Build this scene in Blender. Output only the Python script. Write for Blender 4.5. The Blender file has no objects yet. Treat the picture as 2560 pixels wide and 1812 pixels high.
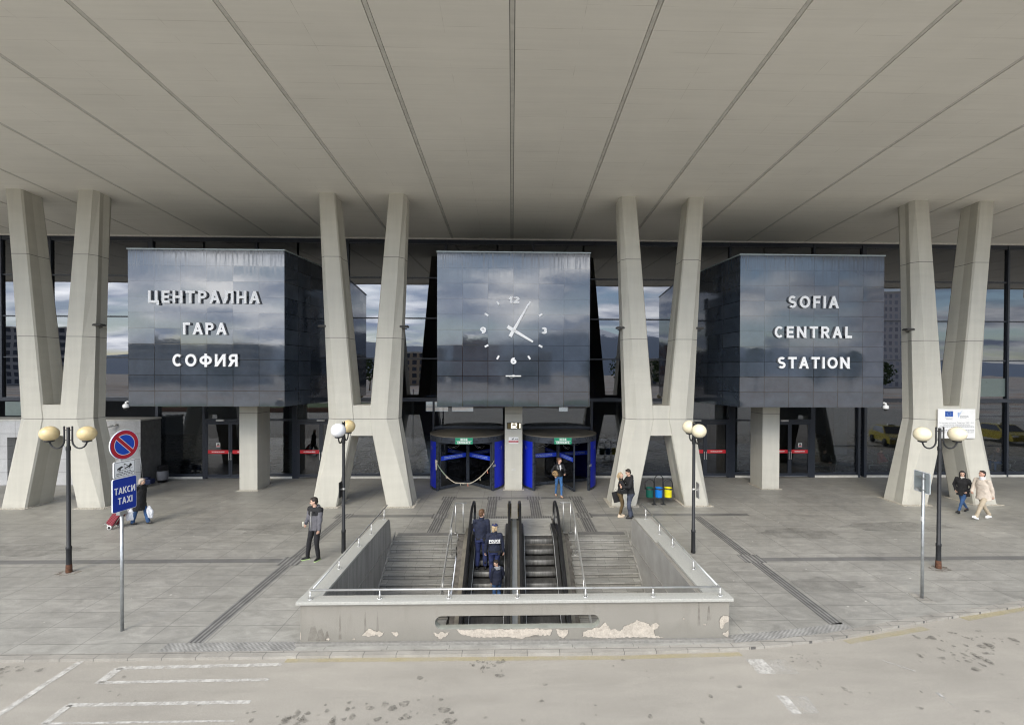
import bpy, bmesh, math, random
from mathutils import Vector, Matrix, noise
R = math.radians
S = bpy.context.scene
COL = S.collection
random.seed(7)

# ------------------------------------------------------------------ camera
cam = bpy.data.cameras.new('camera')
camo = bpy.data.objects.new('camera', cam)
COL.objects.link(camo)
YAW, PITCH, ROLL = -0.0236, -0.0085, 0.0031
cam.sensor_width = 36.0
cam.lens = 1129.956 / 2560 * 36.0
cam.shift_x = (1280 - 1306.07) / 2560
cam.shift_y = (944.97 - 906) / 2560
cam.clip_start = 0.1
cam.clip_end = 8000
_z = Matrix.Rotation(YAW, 4, 'Z')
_x = Matrix.Rotation(PITCH, 4, 'X')
_y = Matrix.Rotation(-ROLL, 4, 'Y')
camo.matrix_world = Matrix.Translation((0, 0, 5.3)) @ _z @ _x @ _y @ Matrix.Rotation(R(90), 4, 'X')
S.camera = camo

# ------------------------------------------------------------------ sky and sun
SUN_EL, SUN_AZ = R(36), R(205)      # azimuth from +Y (north), clockwise: behind the camera, to its left
w = bpy.data.worlds.new('World')
S.world = w
w.use_nodes = True
nt = w.node_tree
nt.nodes.clear()
def N(t, **k):
    n = nt.nodes.new(t)
    for a, b in k.items():
        setattr(n, a, b)
    return n
out = N('ShaderNodeOutputWorld')
bg = N('ShaderNodeBackground')
sky = N('ShaderNodeTexSky', sky_type='NISHITA', sun_disc=False, sun_elevation=SUN_EL, sun_rotation=SUN_AZ, altitude=550)
sky.air_density = 1.0
sky.dust_density = 0.7
tc = N('ShaderNodeTexCoord')
sep = N('ShaderNodeSeparateXYZ')
nt.links.new(tc.outputs['Generated'], sep.inputs[0])
# clouds lie on a flat layer overhead: direction / height
mz = N('ShaderNodeMath', operation='MAXIMUM')
mz.inputs[1].default_value = 0.0
nt.links.new(sep.outputs['Z'], mz.inputs[0])
az = N('ShaderNodeMath', operation='ADD')
az.inputs[1].default_value = 0.16
nt.links.new(mz.outputs[0], az.inputs[0])
dv = N('ShaderNodeVectorMath', operation='DIVIDE')
cmb = N('ShaderNodeCombineXYZ')
for i in range(3):
    nt.links.new(az.outputs[0], cmb.inputs[i])
nt.links.new(tc.outputs['Generated'], dv.inputs[0])
nt.links.new(cmb.outputs[0], dv.inputs[1])
mp = N('ShaderNodeMapping')
mp.inputs['Scale'].default_value = (0.55, 0.9, 0.15)
mp.inputs['Location'].default_value = (3.3, 1.7, 0.0)
nt.links.new(dv.outputs[0], mp.inputs[0])
nz = N('ShaderNodeTexNoise')
nz.inputs['Scale'].default_value = 2.4
nz.inputs['Detail'].default_value = 6
nz.inputs['Roughness'].default_value = 0.52
nz.inputs['Distortion'].default_value = 0.35
nt.links.new(mp.outputs[0], nz.inputs['Vector'])
cr = N('ShaderNodeValToRGB')
cr.color_ramp.elements[0].position = 0.38
cr.color_ramp.elements[1].position = 0.55
nt.links.new(nz.outputs['Fac'], cr.inputs[0])
nz2 = N('ShaderNodeTexNoise')
nz2.inputs['Scale'].default_value = 3.4
nz2.inputs['Detail'].default_value = 5
nt.links.new(mp.outputs[0], nz2.inputs['Vector'])
cc = N('ShaderNodeValToRGB')
cc.color_ramp.elements[0].position = 0.40
cc.color_ramp.elements[0].color = (2.7, 3.2, 4.3, 1)
cc.color_ramp.elements[1].position = 0.72
cc.color_ramp.elements[1].color = (13.8, 13.6, 13.3, 1)
nt.links.new(nz2.outputs['Fac'], cc.inputs[0])
# clouds near the veiled sun are brighter
sd = Vector((math.sin(SUN_AZ) * math.cos(SUN_EL), math.cos(SUN_AZ) * math.cos(SUN_EL), math.sin(SUN_EL)))
dt = N('ShaderNodeVectorMath', operation='DOT_PRODUCT')
dt.inputs[1].default_value = sd
nt.links.new(tc.outputs['Generated'], dt.inputs[0])
mr = N('ShaderNodeMapRange')
mr.inputs['From Min'].default_value = 0.45
mr.inputs['From Max'].default_value = 1.0
mr.inputs['To Min'].default_value = 0.65
mr.inputs['To Max'].default_value = 2.5
nt.links.new(dt.outputs['Value'], mr.inputs['Value'])
sc_ = N('ShaderNodeVectorMath', operation='SCALE')
nt.links.new(cc.outputs[0], sc_.inputs[0])
nt.links.new(mr.outputs[0], sc_.inputs['Scale'])
mx = N('ShaderNodeMix', data_type='RGBA')
nt.links.new(cr.outputs[0], mx.inputs['Factor'])
nt.links.new(sky.outputs[0], mx.inputs['A'])
nt.links.new(sc_.outputs[0], mx.inputs['B'])
nt.links.new(mx.outputs['Result'], bg.inputs[0])
bg.inputs[1].default_value = 0.15
nt.links.new(bg.outputs[0], out.inputs[0])

sl = bpy.data.lights.new('sun', 'SUN')
sl.energy = 1.5
sl.angle = R(30)
sl.color = (1.0, 0.90, 0.72)
slo = bpy.data.objects.new('sun', sl)
slo.rotation_euler = sd.to_track_quat('Z', 'Y').to_euler()
slo.location = (-10, -20, 30)
COL.objects.link(slo)

S.view_settings.view_transform = 'Standard'
S.view_settings.look = 'None'
S.view_settings.exposure = 0.76
S.view_settings.gamma = 1.0
S.view_settings.use_curve_mapping = False
S.cycles.use_denoising = True
S.cycles.filter_width = 1.15
S.cycles.max_bounces = 8
S.cycles.diffuse_bounces = 5
S.cycles.glossy_bounces = 5
S.cycles.transparent_max_bounces = 12
S.cycles.sample_clamp_indirect = 6.0
S.cycles.caustics_reflective = False
S.cycles.caustics_refractive = False

# ------------------------------------------------------------------ helpers
def tag(o, label=None, cat=None, group=None, kind=None):
    if label: o['label'] = label
    if cat: o['category'] = cat
    if group: o['group'] = group
    if kind: o['kind'] = kind
    return o

def thing(name, label, cat, loc=(0, 0, 0), rz=0.0, group=None):
    o = bpy.data.objects.new(name, None)
    o.empty_display_size = 0.2
    COL.objects.link(o)
    o.location = loc
    o.rotation_euler = (0, 0, rz)
    return tag(o, label, cat, group)

def copy_tree(o, parent=None):
    c = o.copy()
    COL.objects.link(c)
    if parent is not None:
        c.parent = parent
    for ch in list(o.children):
        copy_tree(ch, c)
    return c

class MB:
    """collects shapes, links them as ONE mesh object"""
    def __init__(s):
        s.v = []; s.f = []; s.m = []; s.sm = []
    def add(s, vs, fs, mi=0, smooth=False):
        n = len(s.v)
        s.v += [tuple(v) for v in vs]
        for f in fs:
            s.f.append(tuple(i + n for i in f)); s.m.append(mi); s.sm.append(smooth)
        return s
    def box(s, a, b, mi=0, M=None):
        x0, y0, z0 = a; x1, y1, z1 = b
        vs = [(x0, y0, z0), (x1, y0, z0), (x1, y1, z0), (x0, y1, z0), (x0, y0, z1), (x1, y0, z1), (x1, y1, z1), (x0, y1, z1)]
        if M is not None: vs = [M @ Vector(v) for v in vs]
        return s.add(vs, [(0, 3, 2, 1), (4, 5, 6, 7), (0, 1, 5, 4), (1, 2, 6, 5), (2, 3, 7, 6), (3, 0, 4, 7)], mi)
    def quad(s, a, b, c, d, mi=0):
        return s.add([a, b, c, d], [(0, 1, 2, 3)], mi)
    def prism(s, pts, z0, z1, mi=0, M=None, bottom=True):
        """pts: 2D polygon (ccw), extruded along z"""
        n = len(pts)
        vs = [(p[0], p[1], z0) for p in pts] + [(p[0], p[1], z1) for p in pts]
        if M is not None: vs = [M @ Vector(v) for v in vs]
        fs = [tuple(range(n, 2 * n))]
        if bottom: fs.append(tuple(reversed(range(n))))
        fs += [(i, (i + 1) % n, n + (i + 1) % n, n + i) for i in range(n)]
        return s.add(vs, fs, mi)
    def loft(s, rings, mi=0, smooth=True, cap=True, closed=True):
        k = len(rings[0]); vs = []; fs = []
        for r in rings: vs += [tuple(p) for p in r]
        for i in range(len(rings) - 1):
            for j in range(k if closed else k - 1):
                a = i * k + j; b = i * k + (j + 1) % k
                fs.append((a, b, b + k, a + k))
        if cap and closed:
            fs.append(tuple(reversed(range(k))))
            fs.append(tuple(range((len(rings) - 1) * k, len(rings) * k)))
        return s.add(vs, fs, mi, smooth)
    def tube(s, path, r, seg=8, mi=0, cap=True, smooth=True):
        path = [Vector(p) for p in path]
        rr = r if isinstance(r, (list, tuple)) else [r] * len(path)
        rings = []; up = None
        for i, p in enumerate(path):
            if i == 0: t = path[1] - p
            elif i == len(path) - 1: t = p - path[i - 1]
            else: t = (path[i + 1] - p).normalized() + (p - path[i - 1]).normalized()
            t.normalize()
            if up is None:
                up = Vector((0, 0, 1)) if abs(t.z) < 0.9 else Vector((1, 0, 0))
            a = t.cross(up).normalized(); b = a.cross(t).normalized(); up = b
            rings.append([p + (a * math.cos(2 * math.pi * j / seg) + b * math.sin(2 * math.pi * j / seg)) * rr[i] for j in range(seg)])
        return s.loft(rings, mi, smooth, cap)
    def lathe(s, prof, c=(0, 0, 0), seg=24, mi=0, smooth=True, cap=False):
        rings = [[(c[0] + r * math.cos(2 * math.pi * j / seg), c[1] + r * math.sin(2 * math.pi * j / seg), c[2] + z) for j in range(seg)] for r, z in prof]
        return s.loft(rings, mi, smooth, cap)
    def ball(s, c, r, seg=20, ring=12, mi=0, sc=(1, 1, 1), M=None):
        rings = []
        for i in range(1, ring):
            t = math.pi * i / ring
            rings.append([(c[0] + sc[0] * r * math.sin(t) * math.cos(2 * math.pi * j / seg), c[1] + sc[1] * r * math.sin(t) * math.sin(2 * math.pi * j / seg), c[2] - sc[2] * r * math.cos(t)) for j in range(seg)])
        if M is not None: rings = [[M @ Vector(p) for p in q] for q in rings]
        return s.loft(rings, mi, True, True)
    def build(s, name, mats, parent=None, bevel=0.0, loc=None, rz=None):
        me = bpy.data.meshes.new(name)
        me.from_pydata(s.v, [], s.f)
        mats = mats if isinstance(mats, (list, tuple)) else [mats]
        for m in mats: me.materials.append(m)
        me.polygons.foreach_set('material_index', s.m)
        me.polygons.foreach_set('use_smooth', s.sm)
        me.update()
        o = bpy.data.objects.new(name, me)
        COL.objects.link(o)
        if parent is not None: o.parent = parent
        if loc is not None: o.location = loc
        if rz is not None: o.rotation_euler = (0, 0, rz)
        if bevel:
            b = o.modifiers.new('bevel', 'BEVEL'); b.width = bevel; b.segments = 2; b.limit_method = 'ANGLE'; b.angle_limit = R(40)
        return o

# ------------------------------------------------------------------ materials
class MT:
    def __init__(s, name, color=(0.5, 0.5, 0.5), rough=0.6, metal=0.0, spec=0.5, ior=1.5):
        s.m = bpy.data.materials.new(name); s.m.use_nodes = True
        s.t = s.m.node_tree; s.b = s.t.nodes['Principled BSDF']
        s.b.inputs['Base Color'].default_value = (*color, 1)
        s.b.inputs['Roughness'].default_value = rough
        s.b.inputs['Metallic'].default_value = metal
        s.b.inputs['Specular IOR Level'].default_value = spec
        s.b.inputs['IOR'].default_value = ior
        s.col = None; s.color = color
        s._c = None
    def n(s, t, **k):
        x = s.t.nodes.new(t)
        for a, b in k.items(): setattr(x, a, b)
        return x
    def l(s, a, b): s.t.links.new(a, b)
    def co(s, kind='Object', scale=(1, 1, 1), rot=(0, 0, 0), loc=(0, 0, 0)):
        tc = s.n('ShaderNodeTexCoord') if kind != 'World' else s.n('ShaderNodeNewGeometry')
        o = tc.outputs['Position'] if kind == 'World' else tc.outputs[kind]
        m = s.n('ShaderNodeMapping')
        m.inputs['Scale'].default_value = scale; m.inputs['Rotation'].default_value = rot; m.inputs['Location'].default_value = loc
        s.l(o, m.inputs[0]); return m.outputs[0]
    def noise(s, vec, scale=5, detail=4, rough=0.55, dist=0.0):
        x = s.n('ShaderNodeTexNoise'); x.inputs['Scale'].default_value = scale; x.inputs['Detail'].default_value = detail
        x.inputs['Roughness'].default_value = rough; x.inputs['Distortion'].default_value = dist
        s.l(vec, x.inputs['Vector']); return x.outputs['Fac']
    def ramp(s, fac, stops):
        x = s.n('ShaderNodeValToRGB'); e = x.color_ramp.elements
        while len(e) < len(stops): e.new(0.5)
        for i, (p, c) in enumerate(stops):
            e[i].position = p; e[i].color = (c, c, c, 1) if not isinstance(c, (tuple, list)) else (*c, 1)
        s.l(fac, x.inputs[0]); return x.outputs[0]
    def mix(s, fac, a, b, mode='MIX'):
        x = s.n('ShaderNodeMix', data_type='RGBA', blend_type=mode)
        for v, k in ((fac, 'Factor'), (a, 'A'), (b, 'B')):
            if isinstance(v, (int, float)) : x.inputs[k].default_value = v if k == 'Factor' else (v, v, v, 1)
            elif isinstance(v, (tuple, list)): x.inputs[k].default_value = (*v, 1)
            else: s.l(v, x.inputs[k])
        return x.outputs['Result']
    def math(s, op, a, b=None):
        x = s.n('ShaderNodeMath', operation=op)
        for i, v in enumerate((a, b)):
            if v is None: continue
            if isinstance(v, (int, float)): x.inputs[i].default_value = v
            else: s.l(v, x.inputs[i])
        return x.outputs[0]
    def base(s, c): s.l(c, s.b.inputs['Base Color']); s._c = c; return s
    def tint(s, fac, lo=0.8, hi=1.15):
        """multiply the base colour by a factor that runs lo..hi"""
        r = s.ramp(fac, [(0.3, lo), (0.7, hi)])
        return s.base(s.mix(1.0, s._c if s._c is not None else s.color, r, 'MULTIPLY'))
    def bump(s, fac, strength=0.2, dist=0.01):
        x = s.n('ShaderNodeBump'); x.inputs['Strength'].default_value = strength; x.inputs['Distance'].default_value = dist
        s.l(fac, x.inputs['Height'])
        prev = s.b.inputs['Normal'].links
        if prev: s.l(prev[0].from_socket, x.inputs['Normal'])
        s.l(x.outputs[0], s.b.inputs['Normal']); return s
    def rough(s, fac, lo, hi):
        s.l(s.ramp(fac, [(0.3, lo), (0.7, hi)]), s.b.inputs['Roughness']); return s

def simple(name, color, rough=0.5, metal=0.0, var=0.12, scale=6, bump=0.0, kind='Object', spec=0.5):
    t = MT(name, color, rough, metal, spec)
    f = t.noise(t.co(kind), scale, 5)
    t.tint(f, 1 - var, 1 + var)
    t.rough(f, max(0.02, rough - 0.08), min(1, rough + 0.1))
    if bump: t.bump(t.noise(t.co(kind), scale * 8, 3), bump, 0.004)
    return t.m
# ------------------------------------------------------------------ ground
YF = 23.19                       # glass line of the station
def soffit(y): return 12.156 + 0.0521 * (YF - y)
ZR = -0.05                       # road surface

def paving_mat(name, c1, c2, bw, rh, mort, swap=True, mortar=(0.07, 0.07, 0.068), rough=0.5, streak=0.35, offset=0.5, joint=-0.35):
    t = MT(name, c1, rough)
    v = t.co('World', rot=(0, 0, R(90)) if swap else (0, 0, 0))
    b = t.n('ShaderNodeTexBrick'); b.offset = offset
    for k, val in (('Scale', 1.0), ('Mortar Size', mort), ('Mortar Smooth', 0.2), ('Brick Width', bw), ('Row Height', rh), ('Bias', 0.0)):
        b.inputs[k].default_value = val
    b.inputs['Color1'].default_value = (*c1, 1); b.inputs['Color2'].default_value = (*c2, 1); b.inputs['Mortar'].default_value = (*mortar, 1)
    t.l(v, b.inputs['Vector'])
    t.base(b.outputs['Color'])
    wv = t.co('World')
    t.tint(t.noise(wv, 0.35, 5, 0.6), 0.84, 1.14)
    st = t.noise(t.co('World', scale=(1.3, 2.8, 1), rot=(0, 0, R(28))), 1.5, 8, 0.7, 0.9)
    t.tint(st, 1 - streak, 1 + streak * 0.75)
    t.tint(t.noise(wv, 46, 3, 0.6), 0.9, 1.1)
    t.rough(st, rough - 0.1, rough + 0.16)
    t.bump(b.outputs['Fac'], joint, 0.004); t.bump(st, 0.12, 0.006); t.bump(t.noise(wv, 130, 2), 0.12, 0.002)
    return t.m
M = {}
M['plaza'] = paving_mat('granite_paving', (0.298, 0.290, 0.263), (0.330, 0.321, 0.291), 0.6, 1.2, 0.0065, mortar=(0.155, 0.151, 0.14), offset=0.0, streak=0.27)
M['kerb'] = paving_mat('kerb_stone', (0.295, 0.279, 0.247), (0.345, 0.327, 0.292), 0.62, 0.17, 0.006, swap=False, mortar=(0.10, 0.095, 0.09), rough=0.7, streak=0.2)

t = MT('asphalt', (0.328, 0.306, 0.266), 0.85)
wv = t.co('World')
t.tint(t.noise(wv, 0.3, 4, 0.6), 0.9, 1.08)
t.tint(t.noise(t.co('World', scale=(0.5, 2.2, 1)), 1.1, 6, 0.62, 0.5), 0.9, 1.08)
f = t.noise(wv, 160, 3, 0.7)
t.tint(f, 0.74, 1.2)
v = t.n('ShaderNodeTexVoronoi'); v.inputs['Scale'].default_value = 95; t.l(wv, v.inputs['Vector'])
t.tint(v.outputs['Distance'], 0.88, 1.1)
t.bump(f, 0.4, 0.004)
M['road'] = t.m
t = MT('square_paving', (0.42, 0.38, 0.32), 0.9)
t.base(t.mix(t.ramp(t.noise(t.co('World', scale=(1, 2.5, 1)), 0.045, 3), [(0.47, 0.0), (0.49, 1.0)]), (0.40, 0.31, 0.245), (0.43, 0.41, 0.375)))
t.base(t.mix(t.ramp(t.noise(t.co('World', scale=(.3, 3.5, 1)), 0.06, 2), [(0.60, 0.0), (0.61, 1.0)]), t._c, (0.20, 0.195, 0.185)))
t.tint(t.noise(t.co('World'), 0.4, 6, .65), 0.85, 1.12); M['far_ground'] = t.m

kerb_line = [(-60, 8.53), (-20, 8.53), (-8, 8.53), (-3, 8.54), (2.5, 8.55), (4.35, 8.63), (5.3, 8.73), (6.48, 8.92), (7.85, 9.26), (8.83, 9.5), (10.29, 9.81), (11.83, 10.13), (14, 10.7), (20, 12.5), (34, 17.5), (60, 26)]
def off_line(L, d):
    o = []
    for i, p in enumerate(L):
        a = Vector(L[max(i - 1, 0)]); b = Vector(L[min(i + 1, len(L) - 1)])
        n = Vector((-(b - a).y, (b - a).x)).normalized()
        o.append((p[0] + n.x * d, p[1] + n.y * d))
    return o
inner = off_line(kerb_line, 0.17)
m = MB()                                         # kerb: top and a real step down to the road
for i in range(len(kerb_line) - 1):
    a, b = kerb_line[i], kerb_line[i + 1]; c, d = inner[i + 1], inner[i]
    m.quad((*a, 0), (*b, 0), (*c, 0), (*d, 0))
    m.quad((*a, -0.3), (*b, -0.3), (*b, 0), (*a, 0))
tag(m.build('kerb', M['kerb']), kind='structure')
# plaza with an opening for the stairwell
m = MB()
HX0, HX1, HY0, HY1 = -3.78, 3.80, 9.07, 16.56
xs = [p[0] for p in inner]
def front(x):
    for i in range(len(inner) - 1):
        if inner[i][0] <= x <= inner[i + 1][0]:
            u = (x - inner[i][0]) / (inner[i + 1][0] - inner[i][0]); return inner[i][1] * (1 - u) + inner[i + 1][1] * u
cuts = sorted(set([-60, 60, HX0, HX1] + [x for x in xs if -60 < x < 60]))
for a, b in zip(cuts[:-1], cuts[1:]):
    ya, yb = front(max(a, xs[0])) if a > xs[0] else inner[0][1], front(min(b, xs[-1])) if b < xs[-1] else inner[-1][1]
    top = YF + 0.1
    if a >= HX0 - 1e-6 and b <= HX1 + 1e-6:
        m.quad((a, ya, 0), (b, yb, 0), (b, HY0, 0), (a, HY0, 0))
        m.quad((a, HY1, 0), (b, HY1, 0), (b, top, 0), (a, top, 0))
    elif yb < top:
        m.quad((a, ya, 0), (b, yb, 0), (b, top, 0), (a, top, 0))
# floor strips around the stairs and escalators, at plaza level
for a, b, y0 in ((HX0, -1.78, 14.74), (1.88, HX1, 14.74)):
    m.quad((a, y0, 0), (b, y0, 0), (b, HY1, 0), (a, HY1, 0))
for a, b in ((-1.78, -1.48), (1.62, 1.88)):
    m.quad((a, 15.0, 0), (b, 15.0, 0), (b, HY1, 0), (a, HY1, 0))
tag(m.build('plaza', M['plaza']), kind='structure')
m = MB()
pl = [(-60, 8.53)] + kerb_line[1:-1] + [(60, 26)]
m.add([(x, y, ZR) for x, y in pl] + [(60, -40, ZR), (-60, -40, ZR)], [tuple(reversed(range(len(pl) + 2)))])
me = m.build('road', M['road']); tag(me, kind='structure')
me.data.flip_normals() if me.data.polygons[0].normal.z < 0 else None
m = MB()
Z = -0.09
m.quad((-3000, -3000, Z), (3000, -3000, Z), (3000, 8.4, Z), (-3000, 8.4, Z))
m.quad((-3000, 8.4, Z), (-59, 8.4, Z), (-59, 3000, Z), (-3000, 3000, Z)); m.quad((59, 8.4, Z), (3000, 8.4, Z), (3000, 3000, Z), (59, 3000, Z)); m.quad((-59, 42, Z), (59, 42, Z), (59, 3000, Z), (-59, 3000, Z))
tag(m.build('ground', M['far_ground']), kind='structure')

# ------------------------------------------------------------------ tactile strips
def tactile(name, ribs, base=(0.16, 0.157, 0.15), rot=0, dots=False, scale=26):
    t = MT(name, base, 0.6)
    wv = t.co('World', rot=(0, 0, rot))
    if dots:
        s2 = t.n('ShaderNodeSeparateXYZ'); t.l(wv, s2.inputs[0])
        a = t.math('SINE', t.math('MULTIPLY', s2.outputs['X'], scale * 2)); b = t.math('SINE', t.math('MULTIPLY', s2.outputs['Y'], scale * 2))
        f = t.math('MULTIPLY', a, b)
    else:
        s2 = t.n('ShaderNodeSeparateXYZ'); t.l(wv, s2.inputs[0])
        f = t.math('SINE', t.math('MULTIPLY', s2.outputs['X'], scale * 2))
    f = t.math('MULTIPLY', t.math('ADD', f, 1.0), 0.5)
    t.base(t.mix(1.0, t.ramp(f, [(0.25, tuple(c * (0.78 if dots else 0.62) for c in base)), (0.75, tuple(c * (1.15 if dots else 1.3) for c in base))]), 1.0, 'MULTIPLY'))
    t.tint(t.noise(t.co('World'), 3, 6, 0.65), 0.75, 1.3)
    t.bump(f, 0.6, 0.006)
    return t.m
M['ribY'] = tactile('tactile_ribs_along', True, scale=36)
M['ribX'] = tactile('tactile_ribs_across', True, rot=R(90), scale=36)
M['ribS'] = tactile('tactile_ribs_square', True, scale=26, base=(0.19, 0.186, 0.177))
M['dots'] = tactile('tactile_dots', True, dots=True, scale=36, base=(0.27, 0.265, 0.25))
M['band'] = paving_mat('dark_band_paving', (0.155, 0.153, 0.147), (0.185, 0.182, 0.175), 0.6, 0.28, 0.006, swap=False, mortar=(0.2, 0.2, 0.2), streak=0.2)
def strip(name, pts, mat, z=0.004):
    m = MB(); m.add([(x, y, z) for x, y in pts], [tuple(range(len(pts)))]); return tag(m.build(name, mat), kind='structure')
def rect(name, x0, y0, x1, y1, mat, z=0.004): return strip(name, [(x0, y0), (x1, y0), (x1, y1), (x0, y1)], mat, z)
for X, ya, yb in ((-6.22, 8.99, 12.72), (-6.22, 13.04, 16.62), (6.93, 9.42, 12.66), (6.93, 13.0, 16.74)):
    rect('tactile_strip', X - 0.15, ya, X + 0.15, yb, M['ribY'])
for x, y in ((-6.22, 12.88), (6.93, 12.83), (-6.25, 16.93), (-2.65, 16.91), (2.72, 16.91), (-2.65, 19.31), (2.78, 19.28), (0.97, 19.29), (-0.72, 19.29)):
    rect('tactile_square', x - 0.3, y - 0.28, x + 0.3, y + 0.28, M['ribS'], 0.008)
for a, b, y in ((-45, -6.52, 12.93), (7.23, 45, 12.78), (-5.95, -2.95, 16.93), (3.02, 9.0, 16.93), (-2.35, -1.02, 19.31), (-0.42, 0.67, 19.31), (1.27, 2.48, 19.31)):
    rect('dark_paving_band', a, y - 0.13, b, y + 0.13, M['band'])
for x, ya, yb in ((-2.65, 17.19, 19.03), (-2.63, 15.14, 16.63), (2.75, 17.19, 19.0), (2.72, 15.14, 16.63), (0.95, 16.86, 19.01), (-0.78, 16.86, 19.01)):
    rect('tactile_strip', x - 0.2, ya, x + 0.2, yb, M['ribY'])
for a, b in ((-3.76, -1.8), (1.9, 3.78)):
    rect('tactile_strip', a, 14.84, b, 15.12, M['ribX'])
for a, b in ((-1.36, -0.1), (0.34, 1.5)):
    rect('tactile_strip', a, 16.58, b, 16.84, M['ribY'])
rect('tactile_dot_strip', -6.72, 8.71, -4.16, 9.0, M['dots'])
strip('tactile_dot_strip', [(4.42, 8.80), (5.3, 8.92), (6.48, 9.11), (7.12, 9.25), (7.12, 9.5), (6.48, 9.36), (5.3, 9.17), (4.42, 9.06)], M['dots'])

# ------------------------------------------------------------------ road paint and stains
def paint_mat(name, color, wear, scale=7.0, loc=(0, 0, 0), soft=.09, amax=1.0):
    t = MT(name, color, 0.8)
    wv = t.co('World', loc=loc)
    a = t.noise(wv, scale, 8, 0.72)
    f = t.ramp(a, [(wear - soft, 0.0), (wear + soft, amax)])
    tr = t.n('ShaderNodeBsdfTransparent'); ms = t.n('ShaderNodeMixShader')
    t.l(f, ms.inputs[0]); t.l(tr.outputs[0], ms.inputs[1]); t.l(t.b.outputs[0], ms.inputs[2])
    t.l(ms.outputs[0], t.t.nodes['Material Output'].inputs['Surface'])
    return t.m
M['white_paint'] = paint_mat('worn_white_paint', (0.60, 0.585, 0.545), 0.45, 8.0, soft=.2, amax=.9)
M['faded_paint'] = paint_mat('faded_white_paint', (0.50, 0.485, 0.445), 0.50, 5.0, soft=.16, amax=.75)
M['half_paint'] = paint_mat('half_worn_white_paint', (0.54, 0.525, 0.485), 0.52, 5.0, soft=.2, amax=.6)
M['pale_paint'] = paint_mat('scraped_white_paint', (0.47, 0.46, 0.44), 0.56, 4.0)
M['yellow_paint'] = paint_mat('worn_yellow_paint', (0.50, 0.425, 0.21), 0.50, 2.5, soft=.3, amax=.62)
def paint(pts, mat, name='road_marking'):
    k = 1.0095
    return strip(name, [(x * k, y * k) for x, y in pts], mat, ZR + 0.004)
def paint_frame(a, b, c, d, wt):     # outline of a worn box: bright edges, faded middle
    paint([a, b, c, d], M['faded_paint'])
def ln(p, q, wd, mat):
    p = Vector(p); q = Vector(q); n = Vector((-(q - p).y, (q - p).x)).normalized() * wd / 2
    o = paint([tuple(p - n), tuple(q - n), tuple(q + n), tuple(p + n)], mat); o.location.z += 0.004
ln((-7.06, 8.24), (-4.17, 8.29), 0.09, M['white_paint']); ln((-7.06, 7.86), (-4.19, 7.88), 0.07, M['white_paint'])
ln((-7.03, 7.84), (-7.03, 8.24), 0.16, M['white_paint']); ln((-7.07, 7.33), (-4.2, 7.35), 0.08, M['white_paint'])
ln((-7.04, 6.94), (-7.04, 7.34), 0.12, M['white_paint']); ln((-7.07, 6.95), (-4.21, 6.95), 0.04, M['white_paint'])
ln((-7.90, 8.50), (-7.97, 5.2), 0.12, M['white_paint'])
paint([(4.39, 7.88), (4.72, 7.87), (4.70, 8.28), (4.38, 8.29)], M['white_paint'])
paint([(4.72, 7.87), (5.13, 7.86), (5.10, 8.27), (4.70, 8.28)], M['half_paint'])
paint([(4.40, 6.92), (4.56, 6.93), (4.56, 7.32), (4.39, 7.34)], M['white_paint'])
paint([(4.56, 6.93), (4.85, 6.94), (4.88, 7.30), (4.56, 7.32)], M['half_paint'])
ln((7.1, 6.93), (7.12, 7.35), 0.06, M['pale_paint']); ln((6.9, 8.2), (7.25, 7.88), 0.05, M['faded_paint'])
paint([(-4.16, 8.35), (2.0, 8.32), (4.38, 8.38), (4.36, 8.50), (2.0, 8.43), (-4.16, 8.47)], M['yellow_paint'])
paint([(6.7, 8.72), (8.75, 9.18), (8.66, 9.30), (6.62, 8.84)], M['yellow_paint'])
paint([(9.9, 9.5), (12.6, 10.12), (12.5, 10.26), (9.82, 9.64)], M['yellow_paint'])

t = MT('oil_stain', (0.13, 0.12, 0.10), 0.75); t.tint(t.noise(t.co('World'), 9, 5), 0.6, 1.5)
f = t.ramp(t.noise(t.co('World'), 14, 6, 0.7), [(0.36, 0.0), (0.66, 0.62)])
tr = t.n('ShaderNodeBsdfTransparent'); ms = t.n('ShaderNodeMixShader'); t.l(f, ms.inputs[0]); t.l(tr.outputs[0], ms.inputs[1]); t.l(t.b.outputs[0], ms.inputs[2])
t.l(ms.outputs[0], t.t.nodes['Material Output'].inputs['Surface']); M['stain'] = t.m
def blobs(mb, cx, cy, sx, sy, n, r0, r1, rnd, z):
    for i in range(n):
        x = rnd.gauss(cx, sx); y = rnd.gauss(cy, sy); r = r0 + (r1 - r0) * rnd.random() ** 2.2; a0 = rnd.random() * 6
        if y > 8.4 + max(0, x - 4.5) * 0.24: continue
        k = 11; e = 0.7 + rnd.random() * 0.6
        mb.add([(x + r * e * math.cos(2 * math.pi * j / k) * (1 + 0.22 * math.sin(3 * 2 * math.pi * j / k + a0)), y + r / e * math.sin(2 * math.pi * j / k) * (1 + 0.2 * math.cos(2 * 2 * math.pi * j / k + a0)), z) for j in range(k)], [tuple(range(k))])
        z += 0.00003
    return z
rnd = random.Random(3); m = MB(); z = ZR + 0.012
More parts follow.
